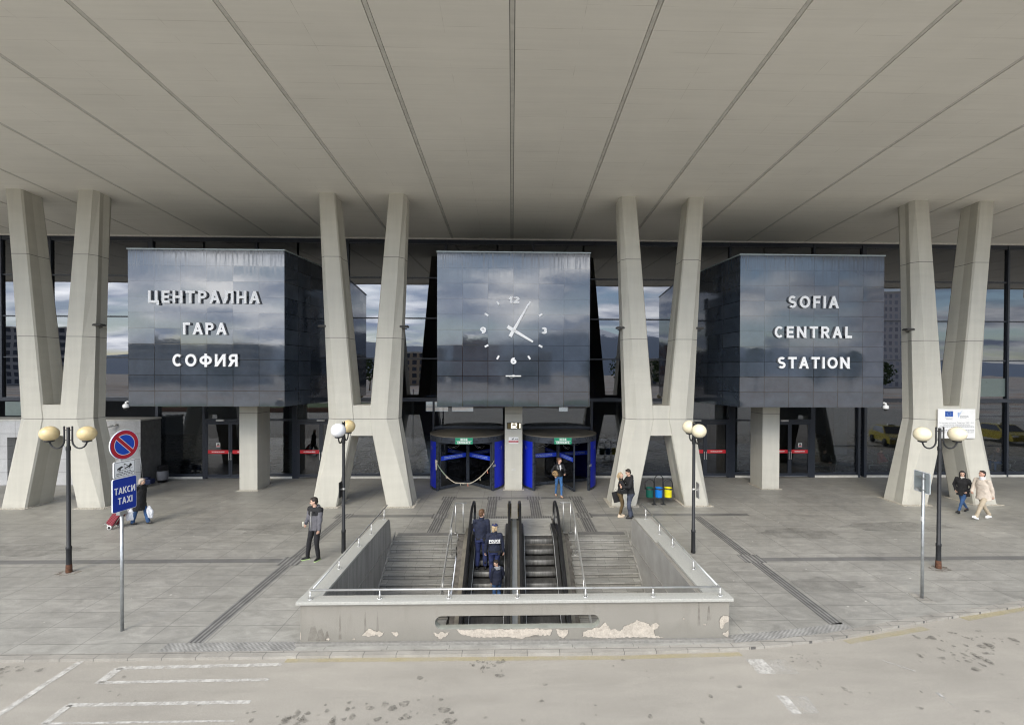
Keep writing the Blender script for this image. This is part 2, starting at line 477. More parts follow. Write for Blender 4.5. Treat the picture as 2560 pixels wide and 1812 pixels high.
for a in ((-2.6, 7.05, 0.85, 0.16, 46, 0.02, 0.085), (-3.6, 6.95, 0.4, 0.12, 14, 0.02, 0.06), (-0.45, 8.3, 0.22, 0.09, 26, 0.012, 0.055), (-1.0, 7.7, 0.5, 0.2, 6, 0.02, 0.08), (-0.2, 6.7, 0.9, 0.2, 12, 0.015, 0.06), (2.2, 7.0, 1.8, 0.4, 12, 0.02, 0.06),
          (8.6, 8.35, 0.45, 0.18, 40, 0.015, 0.07), (9.3, 8.9, 0.5, 0.2, 22, 0.02, 0.09), (5.6, 8.28, 0.35, 0.12, 22, 0.012, 0.035), (9.9, 8.6, 0.5, 0.3, 9, 0.02, 0.1), (6.5, 7.2, 1.0, 0.4, 14, 0.015, 0.06), (-9.3, 8.2, 0.5, 0.12, 24, 0.02, 0.07), (-6, 7.7, 1.2, 0.4, 9, 0.02, 0.05), (3.5, 8.0, 1.0, 0.25, 7, 0.015, 0.05)):
    z = blobs(m, *a, rnd, z)
tag(m.build('road_stains', M['stain']), kind='stuff', label='dark oil and gum spots scattered over the asphalt', cat='stains')
M['floor_stain'] = paint_mat('dark_floor_stain', (0.13, 0.126, 0.115), 0.55, 1.6, soft=.25, amax=.34)
for x, y, rx, ry in ((9.6, 14.9, 1.2, .5), (-7.9, 15.6, 1.3, .6), (-14.5, 13.8, 1.6, .5), (13.5, 15.5, 1.8, .5), (5.9, 18.6, 1.2, .9), (-3.2, 15.8, .5, .4), (7.9, 11.2, .9, .4)):
    strip('floor_stain', [(x + rx * math.cos(i * .35) * (1 + .2 * math.sin(i * 2.3)), y + ry * math.sin(i * .35) * (1 + .2 * math.cos(i * 1.7))) for i in range(18)], M['floor_stain'], .0035 if x > 6.5 and x < 8.5 else .0028)
rnd = random.Random(5); m = MB(); z = 0.0062
for i in range(90):
    x = rnd.uniform(-14, 14); y = rnd.uniform(9.3, 17)
    if -4.3 < x < 4.5: continue
    r = rnd.uniform(0.008, 0.022); z += 0.00002
    m.add([(x + r * 1.4 * math.cos(j * 1.05), y + r * math.sin(j * 1.05), z) for j in range(6)], [tuple(range(6))])
M['litter'] = simple('paper_scraps', (0.6, 0.58, 0.54), 0.9)
tag(m.build('litter_specks', M['litter']), kind='stuff', label='pale scraps and gum specks trodden on the paving', cat='litter')
# ------------------------------------------------------------------ station building
t = MT('soffit_paint', (0.85, 0.826, 0.762), 0.75)
wv = t.co('World')
t.tint(t.noise(t.co('World', scale=(0.06, 1.6, 1)), 1.0, 6, 0.6), 0.97, 1.02)
t.tint(t.noise(wv, 0.25, 5, 0.6), 0.95, 1.04)
t.tint(t.noise(t.co('World', scale=(0.35, 9, 1)), 1.0, 5, 0.7), 0.97, 1.02)
bk = t.n('ShaderNodeTexBrick'); bk.offset = 0.0
for k, v in (('Scale', 1.0), ('Mortar Size', 0.008), ('Mortar Smooth', 0.6), ('Brick Width', 3.02), ('Row Height', 0.62)): bk.inputs[k].default_value = v
bk.inputs['Color1'].default_value = (1, 1, 1, 1); bk.inputs['Color2'].default_value = (0.985, 0.985, 0.985, 1); bk.inputs['Mortar'].default_value = (0.74, 0.73, 0.71, 1)
t.l(t.co('World', loc=(1.5, 0, 0)), bk.inputs['Vector'])
sel = t.ramp(t.noise(t.co('World', scale=(0.5, 2.5, 1)), 1.0, 3), [(0.46, 0.0), (0.62, 0.9)])
t.base(t.mix(sel, t._c, t.mix(1.0, t._c, bk.outputs['Color'], 'MULTIPLY')))
t.bump(t.noise(t.co('World', scale=(0.4, 3, 1)), 1.5, 4), 0.05, 0.02)
M['soffit'] = t.m
M['joint'] = simple('soffit_joint_dark', (0.06, 0.058, 0.055), 0.9, kind='World')
M['batten'] = simple('soffit_batten', (0.62, 0.605, 0.56), 0.7, kind='World')
M['frame'] = simple('anthracite_frame', (0.020, 0.025, 0.036), 0.35, var=0.1)
M['sill'] = simple('pale_sill', (0.55, 0.54, 0.50), 0.7)

def glass_mat(name, tint, refl, rough=0.0):
    m = bpy.data.materials.new(name); m.use_nodes = True; nt = m.node_tree; nt.nodes.clear()
    o = nt.nodes.new('ShaderNodeOutputMaterial'); ms = nt.nodes.new('ShaderNodeMixShader')
    tr = nt.nodes.new('ShaderNodeBsdfTransparent'); tr.inputs[0].default_value = (*tint, 1)
    g = nt.nodes.new('ShaderNodeBsdfGlossy'); g.inputs['Roughness'].default_value = rough; g.inputs['Color'].default_value = (0.93, 0.95, 1.0, 1)
    lw = nt.nodes.new('ShaderNodeLayerWeight'); lw.inputs['Blend'].default_value = 0.5
    mr = nt.nodes.new('ShaderNodeMath'); mr.operation = 'POWER'; mr.inputs[1].default_value = 4.0
    nt.links.new(lw.outputs['Facing'], mr.inputs[0])
    ml = nt.nodes.new('ShaderNodeMath'); ml.operation = 'MULTIPLY_ADD'; ml.inputs[1].default_value = 1 - refl; ml.inputs[2].default_value = refl
    nt.links.new(mr.outputs[0], ml.inputs[0]); nt.links.new(ml.outputs[0], ms.inputs[0])
    nt.links.new(tr.outputs[0], ms.inputs[1]); nt.links.new(g.outputs[0], ms.inputs[2]); nt.links.new(ms.outputs[0], o.inputs[0])
    # slightly wavy panes
    nz = nt.nodes.new('ShaderNodeTexNoise'); nz.inputs['Scale'].default_value = 0.7; nz.inputs['Detail'].default_value = 1
    tcn = nt.nodes.new('ShaderNodeTexCoord'); nt.links.new(tcn.outputs['Object'], nz.inputs['Vector'])
    bp = nt.nodes.new('ShaderNodeBump'); bp.inputs['Strength'].default_value = 0.03; bp.inputs['Distance'].default_value = 0.05
    nt.links.new(nz.outputs['Fac'], bp.inputs['Height']); nt.links.new(bp.outputs[0], g.inputs['Normal'])
    return m
M['glass_hi'] = glass_mat('coated_glass', (0.12, 0.15, 0.20), 0.155)
M['glass_lo'] = glass_mat('dark_glass', (0.62, 0.66, 0.68), 0.085)
M['glass_door'] = glass_mat('smoked_door_glass', (0.22, 0.24, 0.27), 0.07)

st = thing('station_building', 'wide station front with dark glass facade under a deep pale canopy', 'station', (0, YF, 0))
def part(mb, name, mat, parent=None, **k):
    """built in world coordinates under the station root (or under one of its parts)"""
    o = mb.build(name, mat, None, **k)
    o.parent = parent or st
    if not parent: o.matrix_parent_inverse = Matrix.Translation((0, -YF, 0))
    return o
# canopy: soffit panels with recessed joints, fascia and roof
Y0C, YJ = 7.3, YF
m = MB(); nx = 15
for i in range(-nx, nx):
    xa, xb = -0.01 + i * 3.0196 + 0.062, -0.01 + (i + 1) * 3.0196 - 0.062
    m.add([(xa, Y0C, soffit(Y0C)), (xb, Y0C, soffit(Y0C)), (xb, YJ, soffit(YJ)), (xa, YJ, soffit(YJ)), (xa, Y0C, soffit(Y0C) + .05), (xb, Y0C, soffit(Y0C) + .05), (xb, YJ, soffit(YJ) + .05), (xa, YJ, soffit(YJ) + .05)],
          [(0, 3, 2, 1), (0, 1, 5, 4), (1, 2, 6, 5), (2, 3, 7, 6), (3, 0, 4, 7)], 0)
    xj = -0.01 + i * 3.0196
    m.add([(xj - .046, Y0C, soffit(Y0C) + .008), (xj + .046, Y0C, soffit(Y0C) + .008), (xj + .046, YJ, soffit(YJ) + .008), (xj - .046, YJ, soffit(YJ) + .008), (xj - .046, Y0C, soffit(Y0C) + .05), (xj + .046, Y0C, soffit(Y0C) + .05), (xj + .046, YJ, soffit(YJ) + .05), (xj - .046, YJ, soffit(YJ) + .05)],
          [(0, 3, 2, 1), (0, 1, 5, 4), (1, 2, 6, 5), (2, 3, 7, 6), (3, 0, 4, 7)], 2)
XE = nx * 3.0196
m.add([(-XE, Y0C, soffit(Y0C) + .052), (XE, Y0C, soffit(Y0C) + .052), (XE, YJ, soffit(YJ) + .052), (-XE, YJ, soffit(YJ) + .052)], [(0, 3, 2, 1)], 1)
part(m, 'canopy_soffit', [M['soffit'], M['joint'], M['batten']])
m = MB(); m.box((-XE, Y0C - 0.02, soffit(Y0C) - 0.06), (XE, Y0C + 0.14, 14.4)); m.box((-XE, Y0C + 0.14, 13.6), (XE, 42, 14.38)); m.box((-XE - .2, Y0C, 12.2), (-XE, 42, 14.38)); m.box((XE, Y0C, 12.2), (XE + .2, 42, 14.38))
part(m, 'canopy_roof', M['batten'])
m = MB(); m.box((-XE, YF - 0.16, soffit(YF) - 0.05), (XE, YF - 0.06, soffit(YF) + 0.02)); part(m, 'ceiling_trim', M['batten'])

# glass facade --------------------------------------------------------------
fr = MB()
def vpost(x0, x1, z0, z1, d=0.10): fr.box((x0, YF - d, z0), (x1, YF + 0.06, z1))
def hbar(x0, x1, z0, z1, d=0.07): fr.box((x0, YF - d, z0), (x1, YF + 0.05, z1))
VX = [-33.2, -30.6, -28, -25.4, -23, -20.6, -18.09, -15.5, -12.87, -10.83, -8.3, -5.9, -3.35, -0.75, 1.08, 3.66, 6.1, 8.52, 11.25, 13.04, 15.65, 18.30, 20.9, 23.4, 26, 28.6, 31.2, 33.8]
HZ = [3.98, 6.08, 8.13, 10.18, 11.95]
for i, x in enumerate(VX):
    wd = 0.12 if abs(x + 18.09) < .1 or abs(x - 18.3) < .1 else 0.05
    vpost(x - wd, x + wd, 4.08, 10.15 if (i % 2 and wd < .1 and abs(x) < 17) else 12.1, 0.11)
for z in HZ[1:4]: hbar(VX[0], VX[-1], z - 0.03, z + 0.03)
hbar(VX[0], VX[-1], 11.90, 12.15, 0.09); hbar(VX[0], VX[-1], 3.90, 4.08, 0.12)
for x0, x1 in zip(VX[:-1], VX[1:]):
    for k, (za, zb) in enumerate(zip(HZ[:-1], HZ[1:])):
        m = MB(); m.box((x0 + 0.051, YF - 0.012, za + 0.031 if k else 4.081), (x1 - 0.051, YF + 0.012, zb - 0.031 if k < 3 else 11.899))
        part(m, 'window_pane', M['glass_hi'])
# ground floor: posts, fixed lights, doors
def light(x0, x1, z0, z1, name='window_pane'):
    m = MB(); m.box((x0, YF - 0.012, z0), (x1, YF + 0.012, z1)); return part(m, name, M['glass_lo'])
for a, b, tr in ((-17.72, -15.53, 0), (-12.55, -11.08, 1), (-8.36, -6.0, 0), (-5.9, -4.02, 0), (4.16, 6.06, 0), (6.16, 8.44, 0), (11.55, 13.12, 1), (15.74, 18.02, 0), (18.48, 20.85, 0), (20.95, 23.35, 0), (23.45, 25.95, 0), (26.05, 28.55, 0), (28.65, 31.1, 0)):
    sills = MB(); sills.box((a, YF - 0.14, 0.0), (b, YF - 0.03, 0.10)); part(sills, 'window_sill', M['sill'])
    hbar(a, b, 0.10, 0.24)
    if tr:
        light(a, b, 0.241, 2.90); hbar(a, b, 2.901, 3.0); light(a, b, 3.001, 3.899)
    else:
        light(a, b, 0.241, 3.899)
for a, b in ((-17.85, -17.72), (-15.53, -15.42), (-12.62, -12.551), (-11.08, -10.84), (-8.46, -8.36), (-6.0, -5.9), (-4.02, -3.94), (4.06, 4.16), (6.06, 6.16), (8.44, 8.62), (11.22, 11.55), (13.12, 13.25), (15.52, 15.74), (18.02, 18.14), (18.34, 18.48), (20.85, 20.95), (23.35, 23.45), (25.95, 26.05), (28.55, 28.65), (31.1, 31.3)):
    vpost(a, b, 0, 3.899, 0.14)
part(fr, 'window_frame', M['frame'])
M['red'] = simple('red_vinyl', (0.62, 0.02, 0.03), 0.4)
M['white'] = simple('white_plastic', (0.80, 0.80, 0.79), 0.4, var=0.04)
M['steel'] = simple('brushed_steel', (0.60, 0.60, 0.58), 0.34, 0.75, var=0.08)
M['black'] = simple('black_plastic', (0.012, 0.012, 0.014), 0.4)
# ------------------------------------------------------------------ stroke lettering
def A_(cx, cy, rx, ry, a0, a1): return ('A', cx, cy, rx, ry, a0, a1)
GL = {
 'A': (0.82, [(0, 0, .5, 1), (1, 0, .5, 1), (.22, .3, .78, .3)]),
 'B': (0.72, [(0, 0, 0, 1), (0, 0, .5, 0), (0, .5, .5, .5), (0, 1, .5, 1), A_(.5, .25, .5, .25, -90, 90), A_(.5, .75, .42, .25, -90, 90)]),
 'C': (0.76, [A_(.55, .5, .55, .5, 48, 312)]),
 'E': (0.62, [(0, 0, 0, 1), (0, 0, 1, 0), (0, .5, .9, .5), (0, 1, 1, 1)]),
 'F': (0.6, [(0, 0, 0, 1), (0, .48, .88, .48), (0, 1, 1, 1)]),
 'I': (0.2, [(.5, 0, .5, 1)]),
 'L': (0.6, [(0, 0, 0, 1), (0, 0, 1, 0)]),
 'N': (0.82, [(0, 0, 0, 1), (1, 0, 1, 1), (0, 1, 1, 0)]),
 'O': (0.9, [A_(.5, .5, .5, .5, 0, 360)]),
 'P': (0.68, [(0, 0, 0, 1), (0, 1, .5, 1), (0, .46, .5, .46), A_(.5, .73, .5, .27, -90, 90)]),
 'R': (0.72, [(0, 0, 0, 1), (0, 1, .5, 1), (0, .46, .5, .46), A_(.5, .73, .46, .27, -90, 90), (.45, .46, 1, 0)]),
 'S': (0.66, [A_(.5, .74, .5, .26, 38, 270), A_(.5, .24, .5, .24, -142, 90)]),
 'T': (0.74, [(.5, 0, .5, 1), (0, 1, 1, 1)]),
 'X': (0.8, [(0, 0, 1, 1), (0, 1, 1, 0)]),
 'Y': (0.78, [(.5, 0, .5, .48), (.5, .45, 0, 1), (.5, .45, 1, 1)]),
 'Ц': (0.84, [(0, 0, 0, 1), (.86, 0, .86, 1), (0, 0, 1.04, 0), (1.04, -.2, 1.04, 0)]),
 'Г': (0.58, [(0, 0, 0, 1), (0, 1, 1, 1)]),
 'Л': (0.84, [(1, 0, 1, 1), (.3, 1, 1, 1), (.3, 1, .24, .35), (.27, .4, 0, 0)]),
 'Д': (0.9, [(.86, 0, .86, 1), (.32, 1, .86, 1), (.16, 0, .34, 1), (0, 0, 1, 0), (0, -.14, 0, 0), (1, -.14, 1, 0)]),
 'И': (0.84, [(0, 0, 0, 1), (1, 0, 1, 1), (0, 0, 1, 1)]),
 'К': (0.76, [(0, 0, 0, 1), (0.05, .42, .95, 1), (.3, .58, 1, 0)]),
 'Н': (0.78, [(0, 0, 0, 1), (1, 0, 1, 1), (0, .5, 1, .5)]),
 'Ф': (0.98, [(.5, -.04, .5, 1.04), A_(.5, .5, .5, .34, 0, 360)]),
 'Я': (0.72, [(1, 0, 1, 1), (.5, 1, 1, 1), (.5, .46, 1, .46), A_(.5, .73, .46, .27, 90, 270), (.55, .46, 0, 0)]),
 '1': (0.45, [(.8, 0, .8, 1), (0, .8, .8, 1)]),
 '2': (0.78, [A_(.5, .72, .5, .28, -20, 165), (.95, .58, 0, .02), (0, 0, 1, 0)]),
 '3': (0.78, [A_(.48, .74, .48, .26, -90, 155), A_(.5, .25, .5, .25, -155, 90)]),
 '6': (0.8, [A_(.5, .31, .5, .31, 0, 360), A_(.62, .45, .62, .55, 75, 190)]),
 '9': (0.8, [A_(.5, .69, .5, .31, 0, 360), A_(.38, .55, .62, .55, 255, 370)]),
 ',': (0.2, [(.4, -.16, .6, .08)]), '/': (0.5, [(0, 0, 1, 1)]), ' ': (0.36, []),
}
for a, b in (('А', 'A'), ('В', 'B'), ('С', 'C'), ('Е', 'E'), ('О', 'O'), ('Р', 'P'), ('Т', 'T'), ('Х', 'X')): GL[a] = GL[b]
FRONT = Matrix(((1, 0, 0, 0), (0, 0, -1, 0), (0, 1, 0, 0), (0, 0, 0, 1)))     # u right, v up, w towards the viewer (-Y)
def text_width(s, h, sp, wx=1.0): return sum(GL[c][0] * h * wx for c in s) + sp * h * (len(s) - 1)
def lettering(mb, s, h, th, depth, Mx, sp=0.2, wx=1.0, width=None, mi=0, mi_side=None):
    """text centred on the local origin; th = stroke width as a share of h"""
    if width: sp = (width / h - sum(GL[c][0] * wx for c in s)) / max(1, len(s) - 1)
    x = -text_width(s, h, sp, wx) / 2; k = 0
    T = th * h
    def slab(q, wf):
        n = len(q)
        vs = [Mx @ Vector((u, v, 0)) for u, v in q] + [Mx @ Vector((u, v, wf)) for u, v in q]
        mb.add(vs, [tuple(range(n, 2 * n))], mi)
        mb.add(vs, [(i, (i + 1) % n, n + (i + 1) % n, n + i) for i in range(n)], mi if mi_side is None else mi_side)
    for c in s:
        wd, st_ = GL[c]; W = wd * h * wx
        U = lambda u: x + T / 2 + u * (W - T)
        V = lambda v: -h / 2 + T / 2 + v * (h - T)
        for q in st_:
            k += 1; wf = depth + k * 0.0003
            if q[0] == 'A':
                _, cx, cy, rx, ry, a0, a1 = q
                n = max(4, int(abs(a1 - a0) / 15)); RX = rx * (W - T); RY = ry * (h - T)
                for i in range(n):
                    t0 = R(a0 + (a1 - a0) * i / n); t1 = R(a0 + (a1 - a0) * (i + 1) / n)
                    P = lambda r, t: (U(cx) + (RX + r) * math.cos(t), V(cy) + (RY + r) * math.sin(t))
                    slab([P(-T / 2, t0), P(T / 2, t0), P(T / 2, t1), P(-T / 2, t1)], wf)
            else:
                x0, y0, x1, y1 = q; X0, Y0, X1, Y1 = U(x0), V(y0), U(x1), V(y1)
                if abs(Y1 - Y0) < 1e-6:
                    a, b = min(X0, X1) - T / 2, max(X0, X1) + T / 2
                    slab([(a, Y0 - T / 2), (b, Y0 - T / 2), (b, Y0 + T / 2), (a, Y0 + T / 2)], wf)
                else:
                    if Y1 < Y0: X0, Y0, X1, Y1 = X1, Y1, X0, Y0
                    ln_ = math.hypot(X1 - X0, Y1 - Y0); hw = T / 2 * ln_ / (Y1 - Y0); hw = min(hw, T * 0.72)
                    e = T / 2; s_ = (X1 - X0) / (Y1 - Y0) * e * (0.3 if x0 != x1 else 0)
                    slab([(X0 - s_ - hw, Y0 - e), (X0 - s_ + hw, Y0 - e), (X1 + s_ + hw, Y1 + e), (X1 + s_ - hw, Y1 + e)], wf)
        x += W + sp * h
    return mb
def at(x, y, z): return Matrix.Translation((x, y, z)) @ FRONT
def scribble(mb, x0, x1, z, y, h, rnd, mi=0):
    """a line of print too small to read: short word-length dashes"""
    x = x0
    while x < x1 - 0.01:
        l = min(rnd.uniform(1.2, 4.5) * h, x1 - x)
        mb.quad((x, y, z - h / 2), (x + l, y, z - h / 2), (x + l, y, z + h / 2), (x, y, z + h / 2), mi)
        x += l + h * 0.7

# ------------------------------------------------------------------ swing doors (parts of the station front)
def door_leaf(x0, x1, hinge, sticker=None, band=True):
    y = YF - 0.10; z0, z1 = 0.06, 2.84
    m = MB(); b = 0.09
    m.box((x0, y - .05, z0), (x0 + b, y, z1)); m.box((x1 - b, y - .05, z0), (x1, y, z1))
    m.box((x0 + b, y - .048, z0), (x1 - b, y - .002, z0 + .16)); m.box((x0 + b, y - .048, z1 - .1), (x1 - b, y - .002, z1))
    for z in (0.35, 1.5, 2.3, 2.6):
        hx = x0 - .012 if hinge == 'l' else x1 + .012
        m.box((hx - .02, y - .075, z), (hx + .02, y - .051, z + .1))
    d = part(m, 'door', M['frame'])
    g = MB(); g.box((x0 + b, y - .03, z0 + .16), (x1 - b, y - .018, z1 - .1)); part(g, 'door_glass', M['glass_door'], d)
    if band:
        g = MB(); zc = 1.35; g.box((x0 + b + .005, y - .036, zc - .09), (x1 - b - .005, y - .0335, zc + .09), 0)
        W = x1 - x0 - 2 * b
        lettering(g, 'НЕ Е ВХОД, NO ENTRY', 0.055, 0.2, 0.0015, at((x0 + x1) / 2, y - .036, zc), 0.16, mi=1, width=W * 0.62)
        part(g, 'no_entry_band', [M['red'], M['white']], d)
    hx = x1 - .05 if hinge == 'l' else x0 + .05
    g = MB(); g.box((hx - .012, y - .10, .95), (hx + .012, y - .088, 1.35)); g.box((hx - .01, y - .088, .98), (hx + .01, y - .05, 1.0)); g.box((hx - .01, y - .088, 1.3), (hx + .01, y - .05, 1.32))
    part(g, 'handle', M['steel'], d)
    if sticker:
        sx, sz = sticker
        g = MB(); g.box((sx - .1, y - .0362, sz - .1), (sx + .1, y - .034, sz + .1), 0); g.quad((sx - .08, y - .037, sz - .02), (sx + .08, y - .037, sz - .02), (sx + .05, y - .037, sz + .06), (sx - .03, y - .037, sz + .06), 1); g.quad((sx - .09, y - .037, sz - .08), (sx + .09, y - .037, sz - .08), (sx + .09, y - .037, sz - .04), (sx - .09, y - .037, sz - .04), 2)
        part(g, 'warning_sticker', [M['white'], M['black'], M['red']], d)
for x0, x1, xm, bx in ((-15.42, -12.62, -14.14, -14.62), (-10.84, -8.46, -9.62, -9.62), (8.62, 11.22, 9.98, 9.55), (13.25, 15.52, 14.4, 14.1)):
    dfr = MB(); dfr.box((x0, YF - .15, 2.86), (x1, YF + .03, 3.0)); light(x0, x1, 3.001, 3.899)
    dfr.box((x0, YF - .152, 0), (x0 + .06, YF + .03, 2.86)); dfr.box((x1 - .06, YF - .152, 0), (x1, YF + .03, 2.86))
    part(dfr, 'door_frame', M['frame'])
    g = MB(); g.box((bx - .19, YF - .22, 2.90), (bx + .19, YF - .152, 2.985)); part(g, 'door_closer', M['sill'])
    door_leaf(x0 + .065, xm - .005, 'l', (-14.75, 1.7) if x0 < -15 else None); door_leaf(xm + .005, x1 - .065, 'r', (14.95, 1.68) if x0 > 13 else None)

for a, b in ((-3.94, -0.45), (0.55, 4.06)):
    light(a, b, 2.62, 3.899); g = MB(); g.box((a, YF - .1, 2.5), (b, YF + .05, 2.62)); part(g, 'transom_bar', M['frame'])
# hall behind the glass
M['hall_floor'] = paving_mat('hall_floor_stone', (0.10, 0.098, 0.094), (0.12, 0.118, 0.113), 1.2, 1.2, 0.006, rough=0.25)
M['hall_wall'] = simple('hall_wall_paint', (0.05, 0.052, 0.056), 0.7)
M['hall_pale'] = simple('hall_pale_wall', (0.20, 0.20, 0.195), 0.7)
m = MB(); m.quad((-45, YF + .1, .01), (45, YF + .1, .01), (45, 40, .01), (-45, 40, .01)); part(m, 'hall_floor', M['hall_floor'])
m = MB()
wx = [(-45, -7.6), (-5.6, -5.3), (-3.4, 4.2), (5.0, 45)]
for a, b in wx: m.box((a, 40, 0), (b, 40.3, 13))
for a, b in ((-7.6, -5.6), (-5.3, -3.4), (4.2, 5.0)): m.box((a, 40.002, 0), (b, 40.3, 2.0)); m.box((a, 40.002, 4.6), (b, 40.3, 13)); m.box((a, 40.1, 3.2), (b, 40.2, 3.3))
m.box((-45.2, YF, 0), (-45, 40.3, 13)); m.box((45, YF, 0), (45.2, 40.3, 13)); m.box((-45, YF + .1, 12.7), (45, 40.3, 12.9))
part(m, 'hall_wall', M['hall_wall'])
m = MB(); m.box((-45, YF + 5, 3.95), (-1.2, YF + 6.4, 4.4)); m.box((1.4, YF + 5, 3.95), (45, YF + 6.4, 4.4)); m.box((-45, YF + 5.0, 4.41), (45, YF + 5.06, 5.3)); part(m, 'gallery', M['hall_wall'])
m = MB()
for x in (-14, -7, 7.5, 14, 22):
    m = MB(); m.box((x - .45, YF + 6.5, 0), (x + .45, YF + 7.3, 12.7)); part(m, 'hall_pillar', M['hall_pale'])
m = MB(); m.box((-11.8, YF + 1.1, 0), (-11.3, YF + 1.4, 2.9)); part(m, 'screen_wall', M['hall_pale']); m = MB(); m.box((11.7, YF + 1.5, 0), (12.5, YF + 1.8, 1.4)); part(m, 'counter', M['hall_pale'])
M['frosted'] = simple('frosted_green_glass', (.16, .20, .185), .35, var=.06)
for x0, x1, z0, z1 in ((22.9, 25.95, 4.2, 5.15), (-25.3, -20.65, 3.15, 3.86)):
    m = MB(); m.box((x0, YF - .02, z0), (x1, YF - .0125, z1)); part(m, 'frosted_panel', M['frosted'])
# ticket kiosk: low stone clad box at the left of the front
t = MT('kiosk_stone', (0.50, 0.50, 0.50), 0.55)
sp_ = t.n('ShaderNodeSeparateXYZ'); t.l(t.co('World'), sp_.inputs[0]); cm_ = t.n('ShaderNodeCombineXYZ')
t.l(t.math('ADD', sp_.outputs['X'], sp_.outputs['Y']), cm_.inputs[0]); t.l(sp_.outputs['Z'], cm_.inputs[1])
bk = t.n('ShaderNodeTexBrick'); bk.offset = 0.0
for k, v in (('Scale', 1.0), ('Mortar Size', 0.008), ('Brick Width', 1.55), ('Row Height', 0.61)): bk.inputs[k].default_value = v
bk.inputs['Color1'].default_value = (.50, .50, .50, 1); bk.inputs['Color2'].default_value = (.54, .54, .54, 1); bk.inputs['Mortar'].default_value = (.16, .16, .16, 1)
t.l(cm_.outputs[0], bk.inputs['Vector']); t.base(bk.outputs['Color']); t.tint(t.noise(t.co('World'), 1.5, 6), .86, 1.1); t.tint(t.noise(t.co('World'), 22, 3), .93, 1.07)
M['kiosk'] = t.m
kx = thing('stone_kiosk', 'low pale stone clad annex with dark doorway left of the glass doors', 'annex', (-20, 21.8, 0))
def sub(mb, name, mat, root, **k):
    o = mb.build(name, mat, None, **k); o.parent = root
    r = root
    while r.parent: r = r.parent
    o.matrix_parent_inverse = (Matrix.Translation(r.location) @ r.rotation_euler.to_matrix().to_4x4()).inverted()
    return o
m = MB()
m.box((-22.6, 21.8, 0), (-17.57, YF - .15, 3.03)); m.box((-40, 21.8, 0), (-23.72, YF - .15, 3.03)); m.box((-23.72, 21.802, 2.26), (-22.6, YF - .15, 3.03)); m.box((-23.72, 22.6, 0), (-22.6, 22.7, 2.26), 1)
m.box((-17.569, 21.8, 0), (-17.56, YF - .15, 3.03), 2)  # side face coloured darker than the front
sub(m, 'wall', [M['kiosk'], M['black'], simple('kiosk_side_dark', (.13, .13, .128), .6, var=.25, kind='World')], kx)
m = MB(); m.box((-40, 21.76, 3.032), (-17.53, YF - .15, 3.10)); sub(m, 'coping', M['sill'], kx)

# ------------------------------------------------------------------ concrete trestles
t = MT('trestle_concrete', (0.53, 0.514, 0.45), 0.7)
wv = t.co('World')
t.tint(t.noise(wv, 0.5, 5, 0.6), 0.95, 1.04)
t.tint(t.noise(t.co('World', scale=(5, 5, 0.35)), 1.0, 6, 0.62, 0.3), 0.94, 1.05)
t.tint(t.noise(t.co('World', scale=(0.4, 0.4, 3.2)), 1.2, 5, 0.6), 0.96, 1.03)
t.tint(t.noise(wv, 60, 3, 0.6), 0.94, 1.06)
sz = t.n('ShaderNodeSeparateXYZ'); t.l(wv, sz.inputs[0])
g = None
for zj in (3.5, 6.72, 9.92):
    q = t.math('LESS_THAN', t.math('ABSOLUTE', t.math('SUBTRACT', sz.outputs['Z'], zj)), 0.012)
    g = q if g is None else t.math('ADD', g, q)
t.base(t.mix(g, t._c, (0.17, 0.165, 0.15)))
# weathered foot: grime with an irregular upper edge
fz = t.math('SUBTRACT', t.math('MULTIPLY', t.noise(wv, 2.2, 6, 0.65), 0.7), sz.outputs['Z'])
t.base(t.mix(t.ramp(fz, [(0.12, 0.0), (0.42, 0.42)]), t._c, (0.33, 0.32, 0.285)))
t.bump(t.noise(wv, 25, 4), 0.12, 0.004); t.bump(t.noise(wv, 1.6, 4), 0.06, 0.03)
M['concrete'] = t.m
YA, YB = 18.05, 19.15
def ring(z, ui, uf, uo, c, yb, s, top=False):
    """leg section: flat front and back, outer corners cut, sides slightly hollow"""
    ym = YA + .5 * (yb - YA)
    p = [(ui + .04, YA), (uf, YA), (uo, YA + c), (uo - .05, ym), (uo, yb - c), (uf, yb), (ui + .04, yb), (ui, yb - .06), (ui + .045, ym), (ui, YA + .06)]
    if s < 0: p = [(-x, y) for x, y in reversed(p)]
    return [(x, y, (soffit(y) + .004 if top else z)) for x, y in p]
M['pebbles'] = simple('pebbles', (0.45, 0.42, 0.36), 0.9, var=0.7, scale=45, kind='World')
TR = [(-17.98, 'leftmost concrete trestle, next to the stone kiosk behind the no parking sign'), (-5.95, 'concrete trestle between the Cyrillic sign block and the clock block'),
      (6.03, 'concrete trestle with the couple and waste bins at its feet'), (18.02, 'rightmost concrete trestle, the one carrying the white information board')]
